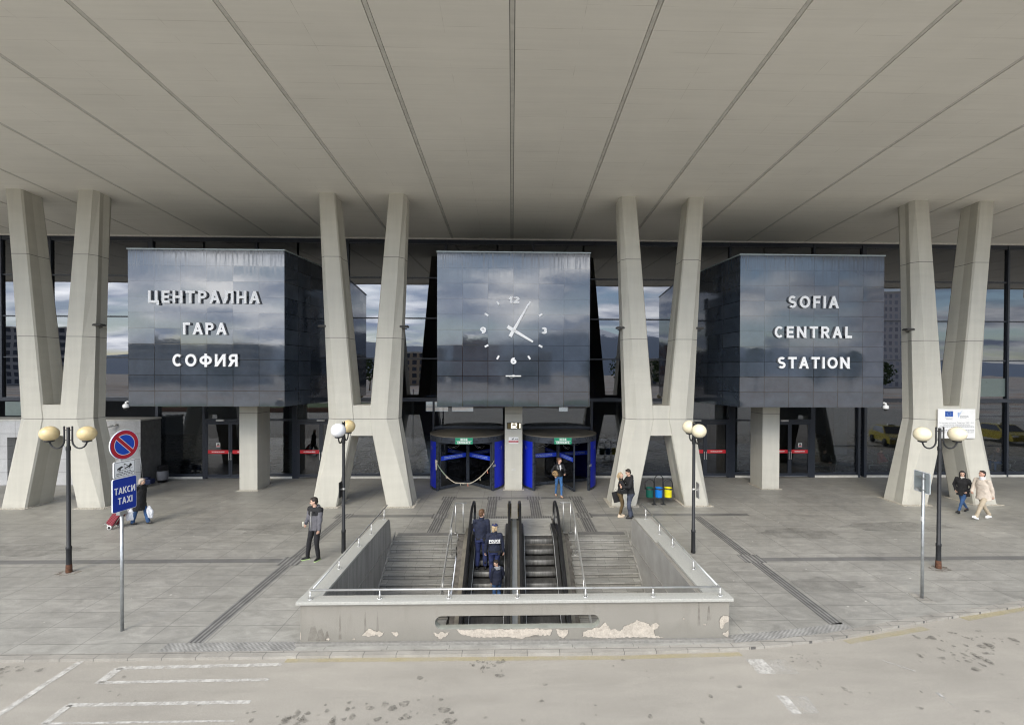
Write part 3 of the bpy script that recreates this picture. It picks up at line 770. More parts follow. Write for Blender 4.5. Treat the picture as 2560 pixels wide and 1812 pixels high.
for X, lab in TR:
    tr_ = thing('trestle', lab, 'concrete trestle', (X, 18.6, 0), 0, 'X shaped concrete trestles holding the canopy')
    for s in (-1, 1):
        m = MB(); rg = []
        lo = (0, 0.98, 1.90, 1.99, 0.09, 19.15); mi_ = (3.5, 0.29, 0.98, 1.39, 0.26, 19.10); hi = (12.45, 1.06, 1.65, 1.75, 0.2, 18.88)
        def lerp(a, b, u): return tuple(p * (1 - u) + q * u for p, q in zip(a, b))
        seq = [lo, lerp(lo, mi_, .5), mi_, lerp(mi_, hi, .33), lerp(mi_, hi, .66)]
        for q in seq: rg.append(ring(*q, s))
        rg.append(ring(*hi, s, True))
        rg = [[(x + X, y, z) for x, y, z in r] for r in rg]
        m.loft(rg, smooth=False)
        sub(m, 'leg', M['concrete'], tr_)
        x0, x1 = sorted((X + s * 0.9, X + s * 2.1))
        mp_ = MB(); mp_.box((x0, YA - .12, 0), (x1, YB + .12, .012)); tag(mp_.build('pebble_border', M['pebbles']), kind='structure')
        rp = random.Random(int(X * 10) + s); mp_ = MB()
        for _ in range(170):
            px, py = (rp.uniform(x0, x1), YA - rp.uniform(.01, .11)) if rp.random() < .6 else ((x0 + rp.uniform(0, .1)) if s * X > 0 and X > 0 or (X < 0 and s < 0 and False) else (x1 - rp.uniform(0, .1)), rp.uniform(YA, YB))
            r = rp.uniform(.012, .026); mp_.ball((px, py, .014), r, 6, 4, sc=(1.2, 1, .6))
        tag(mp_.build('pebble_border', M['pebbles']), kind='structure')
    m = MB(); m.box((X - .36, YA + .03, 2.84), (X + .36, YB - .09, 4.05)); m.box((X - .56, YA + .033, 2.842), (X + .56, YB - .093, 3.5)); sub(m, 'crossbar', M['concrete'], tr_)
    for s in (-1, 1):   # small floodlight on the outer side
        if (X, s) in ((-17.98, 1), (-5.95, -1), (-5.95, 1), (6.03, -1), (18.02, -1), (6.03, 1)):
            fx = X + s * 1.62
            side = {(-17.98, 1): 'on right leg of the leftmost trestle', (-5.95, -1): 'on left leg of the trestle left of the clock', (-5.95, 1): 'on the leg nearest the clock block, left of it', (6.03, -1): 'on the leg nearest the clock block, right of it', (18.02, -1): 'on the rightmost trestle above the white information board', (6.03, 1): 'on the trestle leg nearest the SOFIA block'}[(X, s)]
            fl = thing('floodlight', 'small dark floodlight bracketed ' + side, 'floodlight', (fx, 18.35, 7.15), 0, 'floodlights on the trestles')
            m = MB(); m.tube([(fx - s * .06, 18.4, 7.1), (fx + s * .1, 18.35, 7.12)], .018, 6); sub(m, 'bracket', M['black'], fl)
            m = MB(); m.box((fx - .16, 18.2, 7.16), (fx + .16, 18.46, 7.22), 0, Matrix.Translation((0, 0, 0))); m.box((fx - .14, 18.22, 7.222), (fx + .14, 18.44, 7.24)); sub(m, 'lamp_head', M['joint'], fl)
# ------------------------------------------------------------------ clad sign blocks
t = MT('polished_granite', (0.03, 0.036, 0.046), 0.05, ior=1.92)
oc = t.co('Object'); sp_ = t.n('ShaderNodeSeparateXYZ'); t.l(oc, sp_.inputs[0]); cm_ = t.n('ShaderNodeCombineXYZ')
t.l(t.math('ADD', t.math('ADD', sp_.outputs['X'], sp_.outputs['Y']), 0.0), cm_.inputs[0]); t.l(sp_.outputs['Z'], cm_.inputs[1])
bk = t.n('ShaderNodeTexBrick'); bk.offset = 0.0
for k, v in (('Scale', 1.0), ('Mortar Size', 0.011), ('Mortar Smooth', 0.0), ('Brick Width', 1.015), ('Row Height', 0.6167), ('Bias', 0.0)): bk.inputs[k].default_value = v
bk.inputs['Color1'].default_value = (.034, .044, .060, 1); bk.inputs['Color2'].default_value = (.052, .065, .086, 1); bk.inputs['Mortar'].default_value = (.004, .005, .006, 1)
t.l(cm_.outputs[0], bk.inputs['Vector']); t.base(bk.outputs['Color'])
t.tint(t.noise(oc, 1.3, 6, 0.65), .8, 1.25)
dr = t.noise(t.co('Object', scale=(11, 11, 0.5)), 1.0, 5, 0.7)                       # drip streaks under the coping
tz = t.ramp(t.math('DIVIDE', sp_.outputs['Z'], 6.17), [(0.80, 0.0), (1.0, 1.0)])
drf = t.math('MULTIPLY', t.ramp(dr, [(0.48, 0.0), (0.58, 1.0)]), tz)
t.base(t.mix(t.math('MULTIPLY', drf, 0.6), t._c, (0.012, 0.013, 0.016)))
sc2 = t.ramp(t.noise(t.co('Object', scale=(3, 3, 7), rot=(0, R(35), 0)), 2.2, 8, 0.75, 1.0), [(0.60, 0.0), (0.72, 1.0)])
t.base(t.mix(t.math('MULTIPLY', sc2, 0.25), t._c, (0.13, 0.14, 0.155)))
# every slab is set at a slightly different angle and polish
nb = t.n('ShaderNodeTexBrick'); nb.offset = 0.0
for k, v in (('Scale', 1.0), ('Mortar Size', 0.007), ('Brick Width', 1.015), ('Row Height', 0.6167)): nb.inputs[k].default_value = v
nb.inputs['Color1'].default_value = (0, 0, 0, 1); nb.inputs['Color2'].default_value = (1, 1, 1, 1); nb.inputs['Mortar'].default_value = (.5, .5, .5, 1)
t.l(cm_.outputs[0], nb.inputs['Vector'])
rr = t.math('ADD', t.math('MULTIPLY', nb.outputs['Color'], 0.05), t.math('MULTIPLY', t.noise(oc, 6, 5), 0.07))
t.l(t.math('ADD', rr, t.math('MULTIPLY', drf, 0.15)), t.b.inputs['Roughness'])
gm = t.n('ShaderNodeNewGeometry'); vm = t.n('ShaderNodeVectorMath', operation='SCALE'); vs_ = t.n('ShaderNodeVectorMath', operation='SUBTRACT')
t.l(nb.outputs['Color'], vs_.inputs[0]); vs_.inputs[1].default_value = (.5, .5, .5); t.l(vs_.outputs[0], vm.inputs[0]); vm.inputs['Scale'].default_value = 0.011
va = t.n('ShaderNodeVectorMath', operation='ADD'); t.l(gm.outputs['Normal'], va.inputs[0]); t.l(vm.outputs[0], va.inputs[1])
bpn = t.n('ShaderNodeBump'); bpn.inputs['Strength'].default_value = .04; bpn.inputs['Distance'].default_value = .03
t.l(t.noise(oc, 1.8, 3), bpn.inputs['Height']); t.l(va.outputs[0], bpn.inputs['Normal']); t.l(bpn.outputs[0], t.b.inputs['Normal'])
M['granite'] = t.m
M['granite_dark'] = simple('block_underside', (0.03, 0.032, 0.038), 0.5)
M['cap'] = simple('zinc_cap', (0.36, 0.42, 0.43), 0.4, 0.4)
t = MT('letter_face', (0.92, 0.925, 0.93), 0.35); M['letter'] = t.m
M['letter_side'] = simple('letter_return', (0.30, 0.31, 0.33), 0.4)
BY = 18.14; BZ0, BZ1 = 3.984, 10.15
def sign_block(x0, x1, label):
    b = thing('sign_block', label, 'sign block', ((x0 + x1) / 2, BY, BZ0), 0, 'dark stone clad sign blocks on the station front')
    m = MB(); d = YF - .16 - BY; e = 0.125 * d; h = BZ1 - BZ0; w_ = x1 - x0
    vs = [(0, 0, 0), (w_, 0, 0), (w_ + e, d, 0), (-e, d, 0), (0, 0, h), (w_, 0, h), (w_ + e, d, h), (-e, d, h)]
    m.add(vs, [(0, 1, 5, 4), (1, 2, 6, 5), (3, 0, 4, 7), (2, 3, 7, 6)], 0); m.add(vs, [(0, 3, 2, 1), (4, 5, 6, 7)], 1)
    o = m.build('cladding', [M['granite'], M['granite_dark']]); o.parent = b; o.location = (-(x1 - x0) / 2, 0, 0)
    m = MB(); m.add([(x, y, z) for z in (h + .002, h + .045) for x, y in ((-.03, -.03), (w_ + .03, -.03), (w_ + e + .03, d), (-e - .03, d))], [(0, 3, 2, 1), (4, 5, 6, 7), (0, 1, 5, 4), (1, 2, 6, 5), (2, 3, 7, 6), (3, 0, 4, 7)])
    o = m.build('cap_flashing', M['cap']); o.parent = b; o.location = (-(x1 - x0) / 2, 0, 0)
    return b
bl = sign_block(-15.08, -9.01, 'dark granite block with white Cyrillic letters, left of the clock block')
bc = sign_block(-2.985, 3.135, 'dark granite block carrying the big white clock, between the two lettered blocks')
br = sign_block(9.248, 15.197, 'dark granite block with white letters SOFIA CENTRAL STATION')
def word(b, s, cx, cz, h, width):
    m = MB(); lettering(m, s, h, 0.205, 0.085, at(cx, BY - 0.002, cz), width=width, mi=0, mi_side=1)
    sub(m, 'lettering', [M['letter'], M['letter_side']], b)
word(bl, 'ЦЕНТРАЛНА', -12.08, 8.29, 0.49, 4.32); word(bl, 'ГАРА', -12.06, 7.05, 0.47, 1.68); word(bl, 'СОФИЯ', -12.05, 5.81, 0.49, 2.52)
word(br, 'SOFIA', 12.22, 8.26, 0.49, 2.06); word(br, 'CENTRAL', 12.22, 7.04, 0.47, 3.18); word(br, 'STATION', 12.25, 5.8, 0.47, 2.95)
# clock
ck = thing('wall_clock', 'big white clock without dial on the dark middle block, showing five past four', 'clock', (0.07, BY, 7.05))
CX, CZ = 0.07, 7.05
for s, x, z in (('12', CX + 0.02, CZ + 1.215), ('3', CX + 1.22, CZ), ('6', CX, CZ - 1.215), ('9', CX - 1.22, CZ)):
    m = MB(); lettering(m, s, 0.26, 0.29, 0.05, at(x, BY - .003, z), 0.16, 1.12); sub(m, 'numeral', M['letter'], ck)
for k in (1, 2, 4, 5, 7, 8, 10, 11):
    a = R(90 - 30 * k); q = at(CX + 1.25 * math.cos(a), BY - .003, CZ + 1.25 * math.sin(a)) @ Matrix.Rotation(a, 4, 'Z')
    m = MB(); m.box((-.08, -.036, 0), (.08, .036, .04), 0, q); sub(m, 'hour_mark', M['letter'], ck)
def hand(ang, l, back, w0, w1, y):
    q = at(CX, BY - y, CZ) @ Matrix.Rotation(R(ang), 4, 'Z')
    m = MB(); m.prism([(-back, -w0), (l, -w1), (l, w1), (-back, w0)], 0, 0.03, 0, q); sub(m, 'clock_hand', M['letter'], ck)
hand(-30.5, 0.90, 0.29, 0.072, 0.036, 0.06); hand(60.5, 1.22, 0.29, 0.068, 0.028, 0.10)
m = MB(); m.tube([(CX, BY - .001, CZ), (CX, BY - .14, CZ)], .06, 12); sub(m, 'hub', M['letter'], ck)
sb = thing('light_bar', 'short white lamp bar under the numeral six of the clock', 'lamp bar', (0.07, BY - .2, 5.24))
m = MB(); m.box((-.24, BY - .22, 5.205), (.37, BY - .14, 5.255)); sub(m, 'housing', M['white'], sb)
m = MB(); m.box((.03, BY - .139, 5.19), (.11, BY - .002, 5.28)); m.tube([(.07, BY - .1, 5.19), (-.02, BY - .12, 5.14), (-.1, BY - .1, 5.2)], .008, 6); sub(m, 'bracket', M['steel'], sb)
# pillars under the blocks
M['pillar'] = M['concrete']
for x, lab in ((-11.9, 'square concrete pillar under the Cyrillic lettered block'), (0.09, 'square concrete pillar between the revolving doors, under the clock block'), (12.05, 'square concrete pillar under the SOFIA CENTRAL STATION block')):
    p = thing('pillar', lab, 'pillar', (x, 21.2, 0), 0, 'square pillars under the sign blocks')
    m = MB(); m.box((x - .40, 20.70, .02), (x + .40, 21.75, 3.98)); sub(m, 'shaft', M['pillar'], p)
    m = MB(); m.box((x - .48, 20.6, 0), (x + .48, 21.85, .018)); sub(m, 'footing', M['pebbles'], p)
# ------------------------------------------------------------------ stairwell parapet
t = MT('parapet_render', (0.25, 0.237, 0.208), 0.85)
wv = t.co('World')
t.tint(t.noise(wv, 0.8, 5), .92, 1.07); t.tint(t.noise(wv, 70, 3, .7), .86, 1.12)
sz = t.n('ShaderNodeSeparateXYZ'); t.l(wv, sz.inputs[0])
dk = t.ramp(t.noise(t.co('World', scale=(3.2, 3.2, .45)), 1, 6, .65), [(.52, 0), (.68, .55)])
t.base(t.mix(dk, t._c, (0.19, 0.175, 0.15)))
damp = t.ramp(t.math('SUBTRACT', t.math('MULTIPLY', t.noise(wv, 1.6, 5), .8), sz.outputs['Z']), [(.0, 0), (.25, .7)])
t.base(t.mix(damp, t._c, (0.20, 0.19, 0.165)))
t.bump(t.noise(wv, 75, 3), .5, .006); t.bump(t.noise(wv, 7, 4), .15, .01)
M['render'] = t.m
t = MT('bare_plaster', (0.45, 0.405, 0.345), 0.9); t.tint(t.noise(t.co('World'), 14, 6, .7), .74, 1.2); t.tint(t.noise(t.co('World'), 60, 3), .85, 1.1); t.bump(t.noise(t.co('World'), 22, 6), .6, .012); M['plaster'] = t.m
t = MT('board_marked_concrete', (0.30, 0.292, 0.272), 0.85); t.tint(t.noise(t.co('World', scale=(7, 7, .5)), 1, 6, .65), .66, 1.25); t.tint(t.noise(t.co('World'), 30, 4), .88, 1.1); t.bump(t.noise(t.co('World', scale=(9, 9, .4)), 1, 4), .3, .01); M['inner_wall'] = t.m
M['inner_pale'] = simple('inner_render', (0.33, 0.318, 0.292), 0.85, var=.14, scale=2.5, bump=.2, kind='World')
M['coping'] = simple('coping_granite', (0.40, 0.398, 0.365), 0.6, var=.13, scale=30, bump=.15, kind='World')
M['plinth'] = simple('plinth_granite', (0.215, 0.208, 0.19), 0.65, var=.2, scale=20, kind='World')
pw = thing('stairwell_parapet', 'rendered low wall with granite coping and peeling plaster around the stairs and escalators', 'parapet', (0.1, 9, 0))
FX0, FX1, FYa, FYb, WT = -4.12, 4.36, 8.9, 9.07, 0.805
# front wall with the long rounded slot
sx0, sx1, sz0, sz1 = -1.50, 1.76, 0.275, 0.535
r = (sz1 - sz0) / 2
slot = []
for k in range(9): a = R(90 + 180 * k / 8); slot.append((sx0 + r + r * math.cos(a), (sz0 + sz1) / 2 + r * math.sin(a)))
for k in range(9): a = R(-90 + 180 * k / 8); slot.append((sx1 - r + r * math.cos(a), (sz0 + sz1) / 2 + r * math.sin(a)))
m = MB()
def wallface(y, flip):
    tops = slot[:1] + [slot[17]]
    A = (FX0, y, -.1); B = (FX1, y, -.1); C = (FX1, y, WT); D = (FX0, y, WT)
    P = [(u, y, v) for u, v in slot]
    f1 = [D, A] + [P[k] for k in range(8, -1, -1)]          # left cap: top of slot .. bottom of slot going round
    polys = [[D, A, P[8], P[7], P[6], P[5], P[4], P[3], P[2], P[1], P[0]], [A, B, P[9], P[8]], [B, C, P[17], P[16], P[15], P[14], P[13], P[12], P[11], P[10], P[9]], [C, D, P[0], P[17]]]
    for p in polys:
        if flip: p = p[::-1]
        m.add(p, [tuple(range(len(p)))], 0)
wallface(FYa, False); wallface(FYb, True)
n = len(slot)
m.add([(u, FYa, v) for u, v in slot] + [(u, FYb, v) for u, v in slot], [(i, n + i, n + (i + 1) % n, (i + 1) % n) for i in range(n)], 2)
m.quad((FX0, FYa, -.1), (FX0, FYa, WT), (FX0, FYb, WT), (FX0, FYb, -.1)); m.quad((FX1, FYa, -.1), (FX1, FYb, -.1), (FX1, FYb, WT), (FX1, FYa, WT))
m.quad((FX0, FYa, WT), (FX1, FYa, WT), (FX1, FYb, WT), (FX0, FYb, WT))
M['slot'] = simple('slot_lining', (0.30, 0.31, 0.27), 0.8, kind='World')
sub(m, 'wall', [M['render'], M['inner_wall'], M['slot']], pw)
YE = 14.25
def sidewall(xo, xi, mat):
    m = MB(); s = 1 if xi > xo else -1
    # profile along y with a rounded end (in y-z), inner face runs down into the well
    prof = [(FYb + .001, WT)]
    for k in range(7): a = R(90 - 90 * k / 6); prof.append((YE - .28 + .28 * math.cos(a), WT - .28 + .28 * math.sin(a)))
    prof += [(YE + .12, .0), (YE + .45, -.35), (YE + .45, -3.2), (FYb + .001, -3.2)]
    vo = [(xo, y, z) for y, z in prof]; vi = [(xi, y, z) for y, z in prof]; k = len(prof)
    m.add(vo, [tuple(range(k)) if s < 0 else tuple(reversed(range(k)))], 1 if False else 0); m.add(vi, [tuple(reversed(range(k))) if s < 0 else tuple(range(k))], 1)
    m.add(vo + vi, [((i, k + i, k + (i + 1) % k, (i + 1) % k) if s < 0 else (i, (i + 1) % k, k + (i + 1) % k, k + i)) for i in range(k)], 0)
    sub(m, 'side_wall', [M['render'], mat], pw)
sidewall(-4.08, -3.80, M['inner_wall']); sidewall(4.34, 3.82, M['inner_pale'])
m = MB()
m.box((FX0 - .06, FYa - .075, WT + .001), (FX1 + .06, FYb + .03, WT + .062))
for xa, xb in ((-4.17, -3.77), (3.79, 4.40)):
    m.box((xa if xa < 0 else 3.92, FYb + .031, WT + .002), (xb if xa < 0 else 4.40, 12.0, WT + .058))
    m.box((xa + .05 if xa < 0 else 3.86, 12.0, WT + .002), (xb - .02 if xa < 0 else 4.36, YE - .25, WT + .016))
sub(m, 'coping', M['coping'], pw, bevel=.008)
m = MB(); m.box((FX0 - .07, FYa - .07, -.04), (FX1 + .07, FYa - .001, .055)); sub(m, 'plinth', M['plinth'], pw, bevel=.006)
# peeled plaster: ragged patches standing a few millimetres in the render
pt = {'a': [(-2.93, .17), (-2.8, .3), (-2.66, .25), (-2.49, .23), (-2.53, .17), (-2.59, .14), (-2.66, .19), (-2.8, .14)], 'b': [(-2.36, .23), (-2.24, .24), (-2.21, .19), (-2.26, .14)], 'c': [(-1.54, .21), (-1.42, .19), (-1.35, .23), (-1.3, .19), (-1.21, .23), (-1.24, .17), (-1.39, .08)],
 'd': [(-1.08, .27), (-.87, .26), (-.7, .265), (-.3, .265), (.18, .265), (.47, .27), (.82, .24), (.76, .13), (.5, .15), (.18, .08), (-.1, .11), (-.3, .10), (-.68, .11), (-.97, .17)], 'e': [(.88, .25), (1.13, .24), (1.12, .16), (1.03, .07), (.93, .15)],
 'f': [(1.44, .2), (1.63, .26), (1.76, .28), (1.87, .38), (1.96, .26), (2.18, .21), (2.26, .31), (2.42, .36), (2.49, .42), (2.71, .35), (2.78, .29), (2.9, .36), (2.96, .32), (2.84, .19), (2.88, .10), (3.06, .06), (2.4, .08), (1.87, .07), (1.42, .11)], 'g': [(4.17, .31), (4.18, .42), (4.24, .5), (4.345, .47), (4.345, .37), (4.27, .33), (4.21, .23)], 'h': [(4.23, .12), (4.345, .21), (4.345, .05), (4.3, .07)],
 'i': [(-3.62, .10), (-3.58, .13), (-3.55, .11), (-3.57, .08)], 'j': [(-3.12, .10), (-3.07, .12), (-3.05, .09)], 'k': [(3.42, .44), (3.45, .46), (3.46, .42)], 'l': [(3.83, .33), (3.9, .34), (3.88, .30)]}
rp = random.Random(2); z = 0; M['rim'] = simple('broken_render_edge', (0.17, 0.16, 0.14), .9, var=.3, scale=25, bump=.4, kind='World')
def fix_patch(o):
    bm = bmesh.new(); bm.from_mesh(o.data); bmesh.ops.recalc_face_normals(bm, faces=bm.faces); bmesh.ops.triangulate(bm, faces=[f for f in bm.faces if len(f.verts) > 4]); bm.to_mesh(o.data); bm.free()
for k, p in pt.items():
    q = []; m = MB()
    for i in range(len(p)):
        a = Vector(p[i]); b = Vector(p[(i + 1) % len(p)]); d = b - a; nn = max(1, int(d.length / .03))
        for j in range(nn):
            u = a + d * j / nn; w_ = .016 if d.length > .06 else .006; q.append((u.x + rp.uniform(-w_, w_) * (j > 0), max(.058, u.y + rp.uniform(-w_, w_) * (j > 0))))
    z += 1; y = FYa - .004 - .0002 * z
    q = [(min(x, FX1 - .004), zz) for x, zz in q]
    kk = len(q); m.add([(x, y, zz) for x, zz in q] + [(x, FYa + .002, zz) for x, zz in q], [tuple(reversed(range(kk)))] + [(i, (i + 1) % kk, kk + (i + 1) % kk, kk + i) for i in range(kk)])
    fix_patch(sub(m, 'bare_patch', M['plaster'], pw))
    cx_ = sum(x for x, _ in q) / kk; cz_ = sum(zz for _, zz in q) / kk; m = MB(); q2 = []
    for x, zz in q:
        dx, dz = x - cx_, zz - cz_; L_ = max(.01, math.hypot(dx, dz)); e_ = .013 + .014 * noise.noise(Vector((x * 12, zz * 12, 1.5))); q2.append((min(FX1 - .003, x + dx / L_ * e_), max(.057, zz + dz / L_ * e_)))
    y = FYa - .002 - .0001 * z; m.add([(x, y, zz) for x, zz in q2] + [(x, FYa + .002, zz) for x, zz in q2], [tuple(reversed(range(kk)))] + [(i, (i + 1) % kk, kk + (i + 1) % kk, kk + i) for i in range(kk)])
    fix_patch(sub(m, 'broken_rim', M['rim'], pw))
m = MB(); m.box((FX0 - .003, FYa - .004, .1), (FX0 + .01, FYa + .05, .24)); fix_patch(sub(m, 'bare_patch', M['plaster'], pw))
m = MB()
rp = random.Random(8); zz_ = 0
M['grime'] = paint_mat('grime_streak', (0.15, 0.125, 0.10), 0.52, 6.0, soft=.2, amax=.4)
for x, wd, h, z0 in ((-3.86, .12, .30, .07), (-3.72, .10, .24, .07), (-3.6, .05, .2, .07), (-2.86, .025, .42, .22), (-2.62, .025, .42, .22), (-3.35, .03, .5, .1), (3.75, .03, .55, .3), (3.95, .04, .3, .4), (.3, .3, .09, .1)):
    m = MB(); zz_ += 1; m.add([(x - wd, FYa - .002 - zz_ * .0001, z0), (x + wd, FYa - .002 - zz_ * .0001, z0), (x + wd * .2, FYa - .002 - zz_ * .0001, z0 + h), (x - wd * .5, FYa - .002 - zz_ * .0001, z0 + h * .9)], [(0, 1, 2, 3)]); sub(m, 'stain', M['grime'], pw)

# steel rail on the parapet
hr = thing('parapet_handrail', 'single steel tube handrail on short posts around the stairwell wall', 'handrail', (0.1, 9, .87))
CT = WT + .062
m = MB(); RZ = 1.045
xl, xr, yf_ = -3.95, 4.20, 8.95
m.tube([(xl, yf_, RZ), (xr, yf_, RZ)], .021, 10)
m.tube([(xl + .04, yf_ + .05, RZ + .01), (xl + .055, 14.25, RZ + .14)], .017, 10); m.tube([(xr - .04, yf_ + .05, RZ + .01), (xr - .045, 14.25, RZ + .14)], .019, 10)
sub(m, 'rail', M['steel'], hr)
for x, y, zt in [(-3.95 + 1.358 * k, 8.95, RZ) for k in range(7)] + [(-3.915, y, RZ + .14 * (y - 9) / 5.25) for y in (10.35, 11.68, 12.7, 13.97)] + [(4.165, y, RZ + .14 * (y - 9) / 5.25) for y in (10.2, 11.55, 12.58, 13.88)]:
    b = CT if y < 12 else CT - .045
    m = MB(); m.tube([(x, y, b), (x, y, zt - .015)], .012, 8); m.tube([(x, y, b), (x, y, b + (zt - b) * .55)], .018, 8); m.lathe([(.045, b + .001), (.045, b + .008), (.02, b + .012)], (x, y, 0), 12); m.ball((x - .04, y - .01, b + .012), .012, 8, 6); m.ball((x + .04, y - .01, b + .012), .012, 8, 6)
    sub(m, 'post', M['steel'], hr)

# ------------------------------------------------------------------ stairs
t = MT('stair_granite', (0.30, 0.294, 0.27), 0.7)
bk = t.n('ShaderNodeTexBrick'); bk.offset = .37
for k, v in (('Scale', 1.0), ('Mortar Size', 0.004), ('Brick Width', .72), ('Row Height', .28)): bk.inputs[k].default_value = v
bk.inputs['Color1'].default_value = (.26, .256, .236, 1); bk.inputs['Color2'].default_value = (.34, .333, .306, 1); bk.inputs['Mortar'].default_value = (.10, .10, .095, 1)
t.l(t.co('World', loc=(0, .10, 0)), bk.inputs['Vector']); t.base(bk.outputs['Color'])
t.tint(t.noise(t.co('World', scale=(.5, 4, 4)), 2.0, 7, .68), .62, 1.3); t.tint(t.noise(t.co('World'), 40, 4, .7), .82, 1.15)
t.bump(t.noise(t.co('World'), 40, 4), .2, .005)
M['stair'] = t.m
M['rough'] = simple('broken_concrete', (0.14, 0.128, 0.112), 0.95, var=.35, scale=8, bump=.8, kind='World')
SY, SR, SH = 14.46, .28, .15
def staircase(x0, x1, lab):
    o = thing('staircase', lab, 'staircase', ((x0 + x1) / 2, SY, 0))
    m = MB(); rp = random.Random(int(x0 * 10))
    m.box((x0, SY - .02, -.048), (x1, SY + .30, -.004))
    for k in range(1, 20):
        y1 = SY - SR * (k - 1); y0 = SY - SR * k; z = -SH * k
        m.box((x0 + .004 * (k % 2), y1 + .03, z + .002), (x1, y1 + .05, z + SH - .03))          # riser, set back under the nosing
        m.box((x0, y1 + .022, z + SH - .068), (x1, y1 + .029, z + SH - .043), 1); m.box((x0, y1 + .02, z + .0005), (x1, y1 + .029, z + .008), 1)  # dark strips: shade line painted under the nosing, joint dirt at the foot
        m.box((x0 + .01 * rp.random(), y0 - .025, z - .04), (x1 - .03 * rp.random(), y1 + .05, z + .0))   # tread slab
    sub(m, 'flight', [M['stair'], simple('step_shade_dirt', (.05, .048, .042), .9)], o, bevel=.004)
    # saw-tooth skirting stone along the outer wall
    s = 1 if x0 > 0 else -1; xw = (x1 if s > 0 else x0)
    m = MB()
    for k in range(0, 19):
        y1 = SY - SR * (k - 1); z = -SH * k
        m.prism([(y1 - SR - .04, z), (y1 - .03, z), (y1 + .06, z + .17), (y1 - SR + .05, z + .05)], xw - .028 if s > 0 else xw - .002, xw + .002 if s > 0 else xw + .028, 0, Matrix(((0, 0, 1, 0), (1, 0, 0, 0), (0, 1, 0, 0), (0, 0, 0, 1))))
    sub(m, 'skirting', M['stair'], o)
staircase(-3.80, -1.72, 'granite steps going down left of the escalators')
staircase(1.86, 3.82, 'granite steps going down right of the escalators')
m = MB(); m.box((-3.8, 4, -3.2), (3.82, 9.3, -3.0)); m.box((-3.8, 3.9, -3.2), (3.82, 4, -.2)); m.box((-3.9, 4, -3.2), (-3.8, 9.07, -.2)); m.box((3.82, 4, -3.2), (3.92, 9.07, -.2)); m.box((-3.9, 4, -.3), (3.92, 8.9, -.2)); m.box((-3.8, 9.3, -3.4), (3.82, 16.6, -3.2))
tag(m.build('underpass_floor', M['rough']), kind='structure')
def stair_rail(x, s, lab):
    o = thing('stair_handrail', lab, 'handrail', (x, 14.5, 0))
    sl = SH / SR; yt = 14.35; m = MB()
    for dz, y0 in ((1.0, 14.95), (.70, 14.55)):
        p = [(x - s * .36, 15.1, dz), (x, 15.1, dz), (x, 14.9, dz - .02), (x, yt, dz - .12)] if dz > .9 else [(x + s * .03, 15.0, dz + .02), (x + s * .03, 14.8, dz), (x + s * .03, yt, dz - .12)]
        xx = p[-1][0]
        for k in range(1, 7): p.append((xx, yt - .85 * k, dz - .12 - sl * .85 * k))
        m.tube(p, .021, 8)
    sub(m, 'rail', M['steel'], o)
    for px, py, zb, zt in ((x, 15.1, 0, 1.0), (x - s * .25, 15.1, 0, 1.0), (x, 13.98, -.3, .68), (x, 12.3, -1.2, -.22), (x, 10.6, -2.1, -1.13)):
        m = MB(); m.tube([(px, py, zb), (px, py, zt)], .017, 8); m.lathe([(.05, 0.001), (.05, .01), (.02, .014)], (px, py, zb), 10); sub(m, 'post', M['steel'], o)
stair_rail(-1.86, -1, 'double steel stair rail left of the escalators'); stair_rail(1.99, 1, 'double steel stair rail right of the escalators')

# ------------------------------------------------------------------ escalators
M['rubber'] = simple('black_rubber', (0.012, 0.012, 0.013), 0.35)
t = MT('escalator_tread', (0.10, 0.098, 0.093), 0.6, .15)
sx_ = t.n('ShaderNodeSeparateXYZ'); t.l(t.co('Object'), sx_.inputs[0])
f = t.math('MULTIPLY', t.math('ADD', t.math('SINE', t.math('MULTIPLY', sx_.outputs['X'], 260.0)), 1.0), .5)
t.tint(f, .55, 1.2); t.tint(t.noise(t.co('World', scale=(6, 1, 1)), 1.2, 6, .7), .55, 1.5); t.bump(f, .5, .006); M['tread'] = t.m
t = MT('escalator_riser', (0.24, 0.238, 0.228), 0.55, .25); t.tint(f if False else t.noise(t.co('World', scale=(14, 1, 2)), 1.2, 6, .7), .45, 1.35); M['riser'] = t.m
t = MT('worn_comb_plate', (0.62, 0.615, 0.58), 0.5, .25); t.tint(t.noise(t.co('World', scale=(1, 14, 1)), 2.0, 7, .7), .45, 1.3); M['plate'] = t.m
M['balus'] = glass_mat('smoky_balustrade_glass', (0.30, 0.33, 0.31), 0.06)
M['deck'] = simple('champagne_deck', (0.23, 0.212, 0.175), 0.5, .25, var=.2)
M['skirt'] = simple('dark_skirt', (0.05, 0.05, 0.05), 0.45, .4)
M['bright'] = simple('satin_aluminium', (0.50, 0.515, 0.52), 0.45, .25, var=.06)
M['brass_or_glint'] = simple('brass_and_glint', (0.45, 0.34, 0.12), 0.3, 1.0)
ER, EH, EY = .34, .2, 14.88
sl = EH / ER
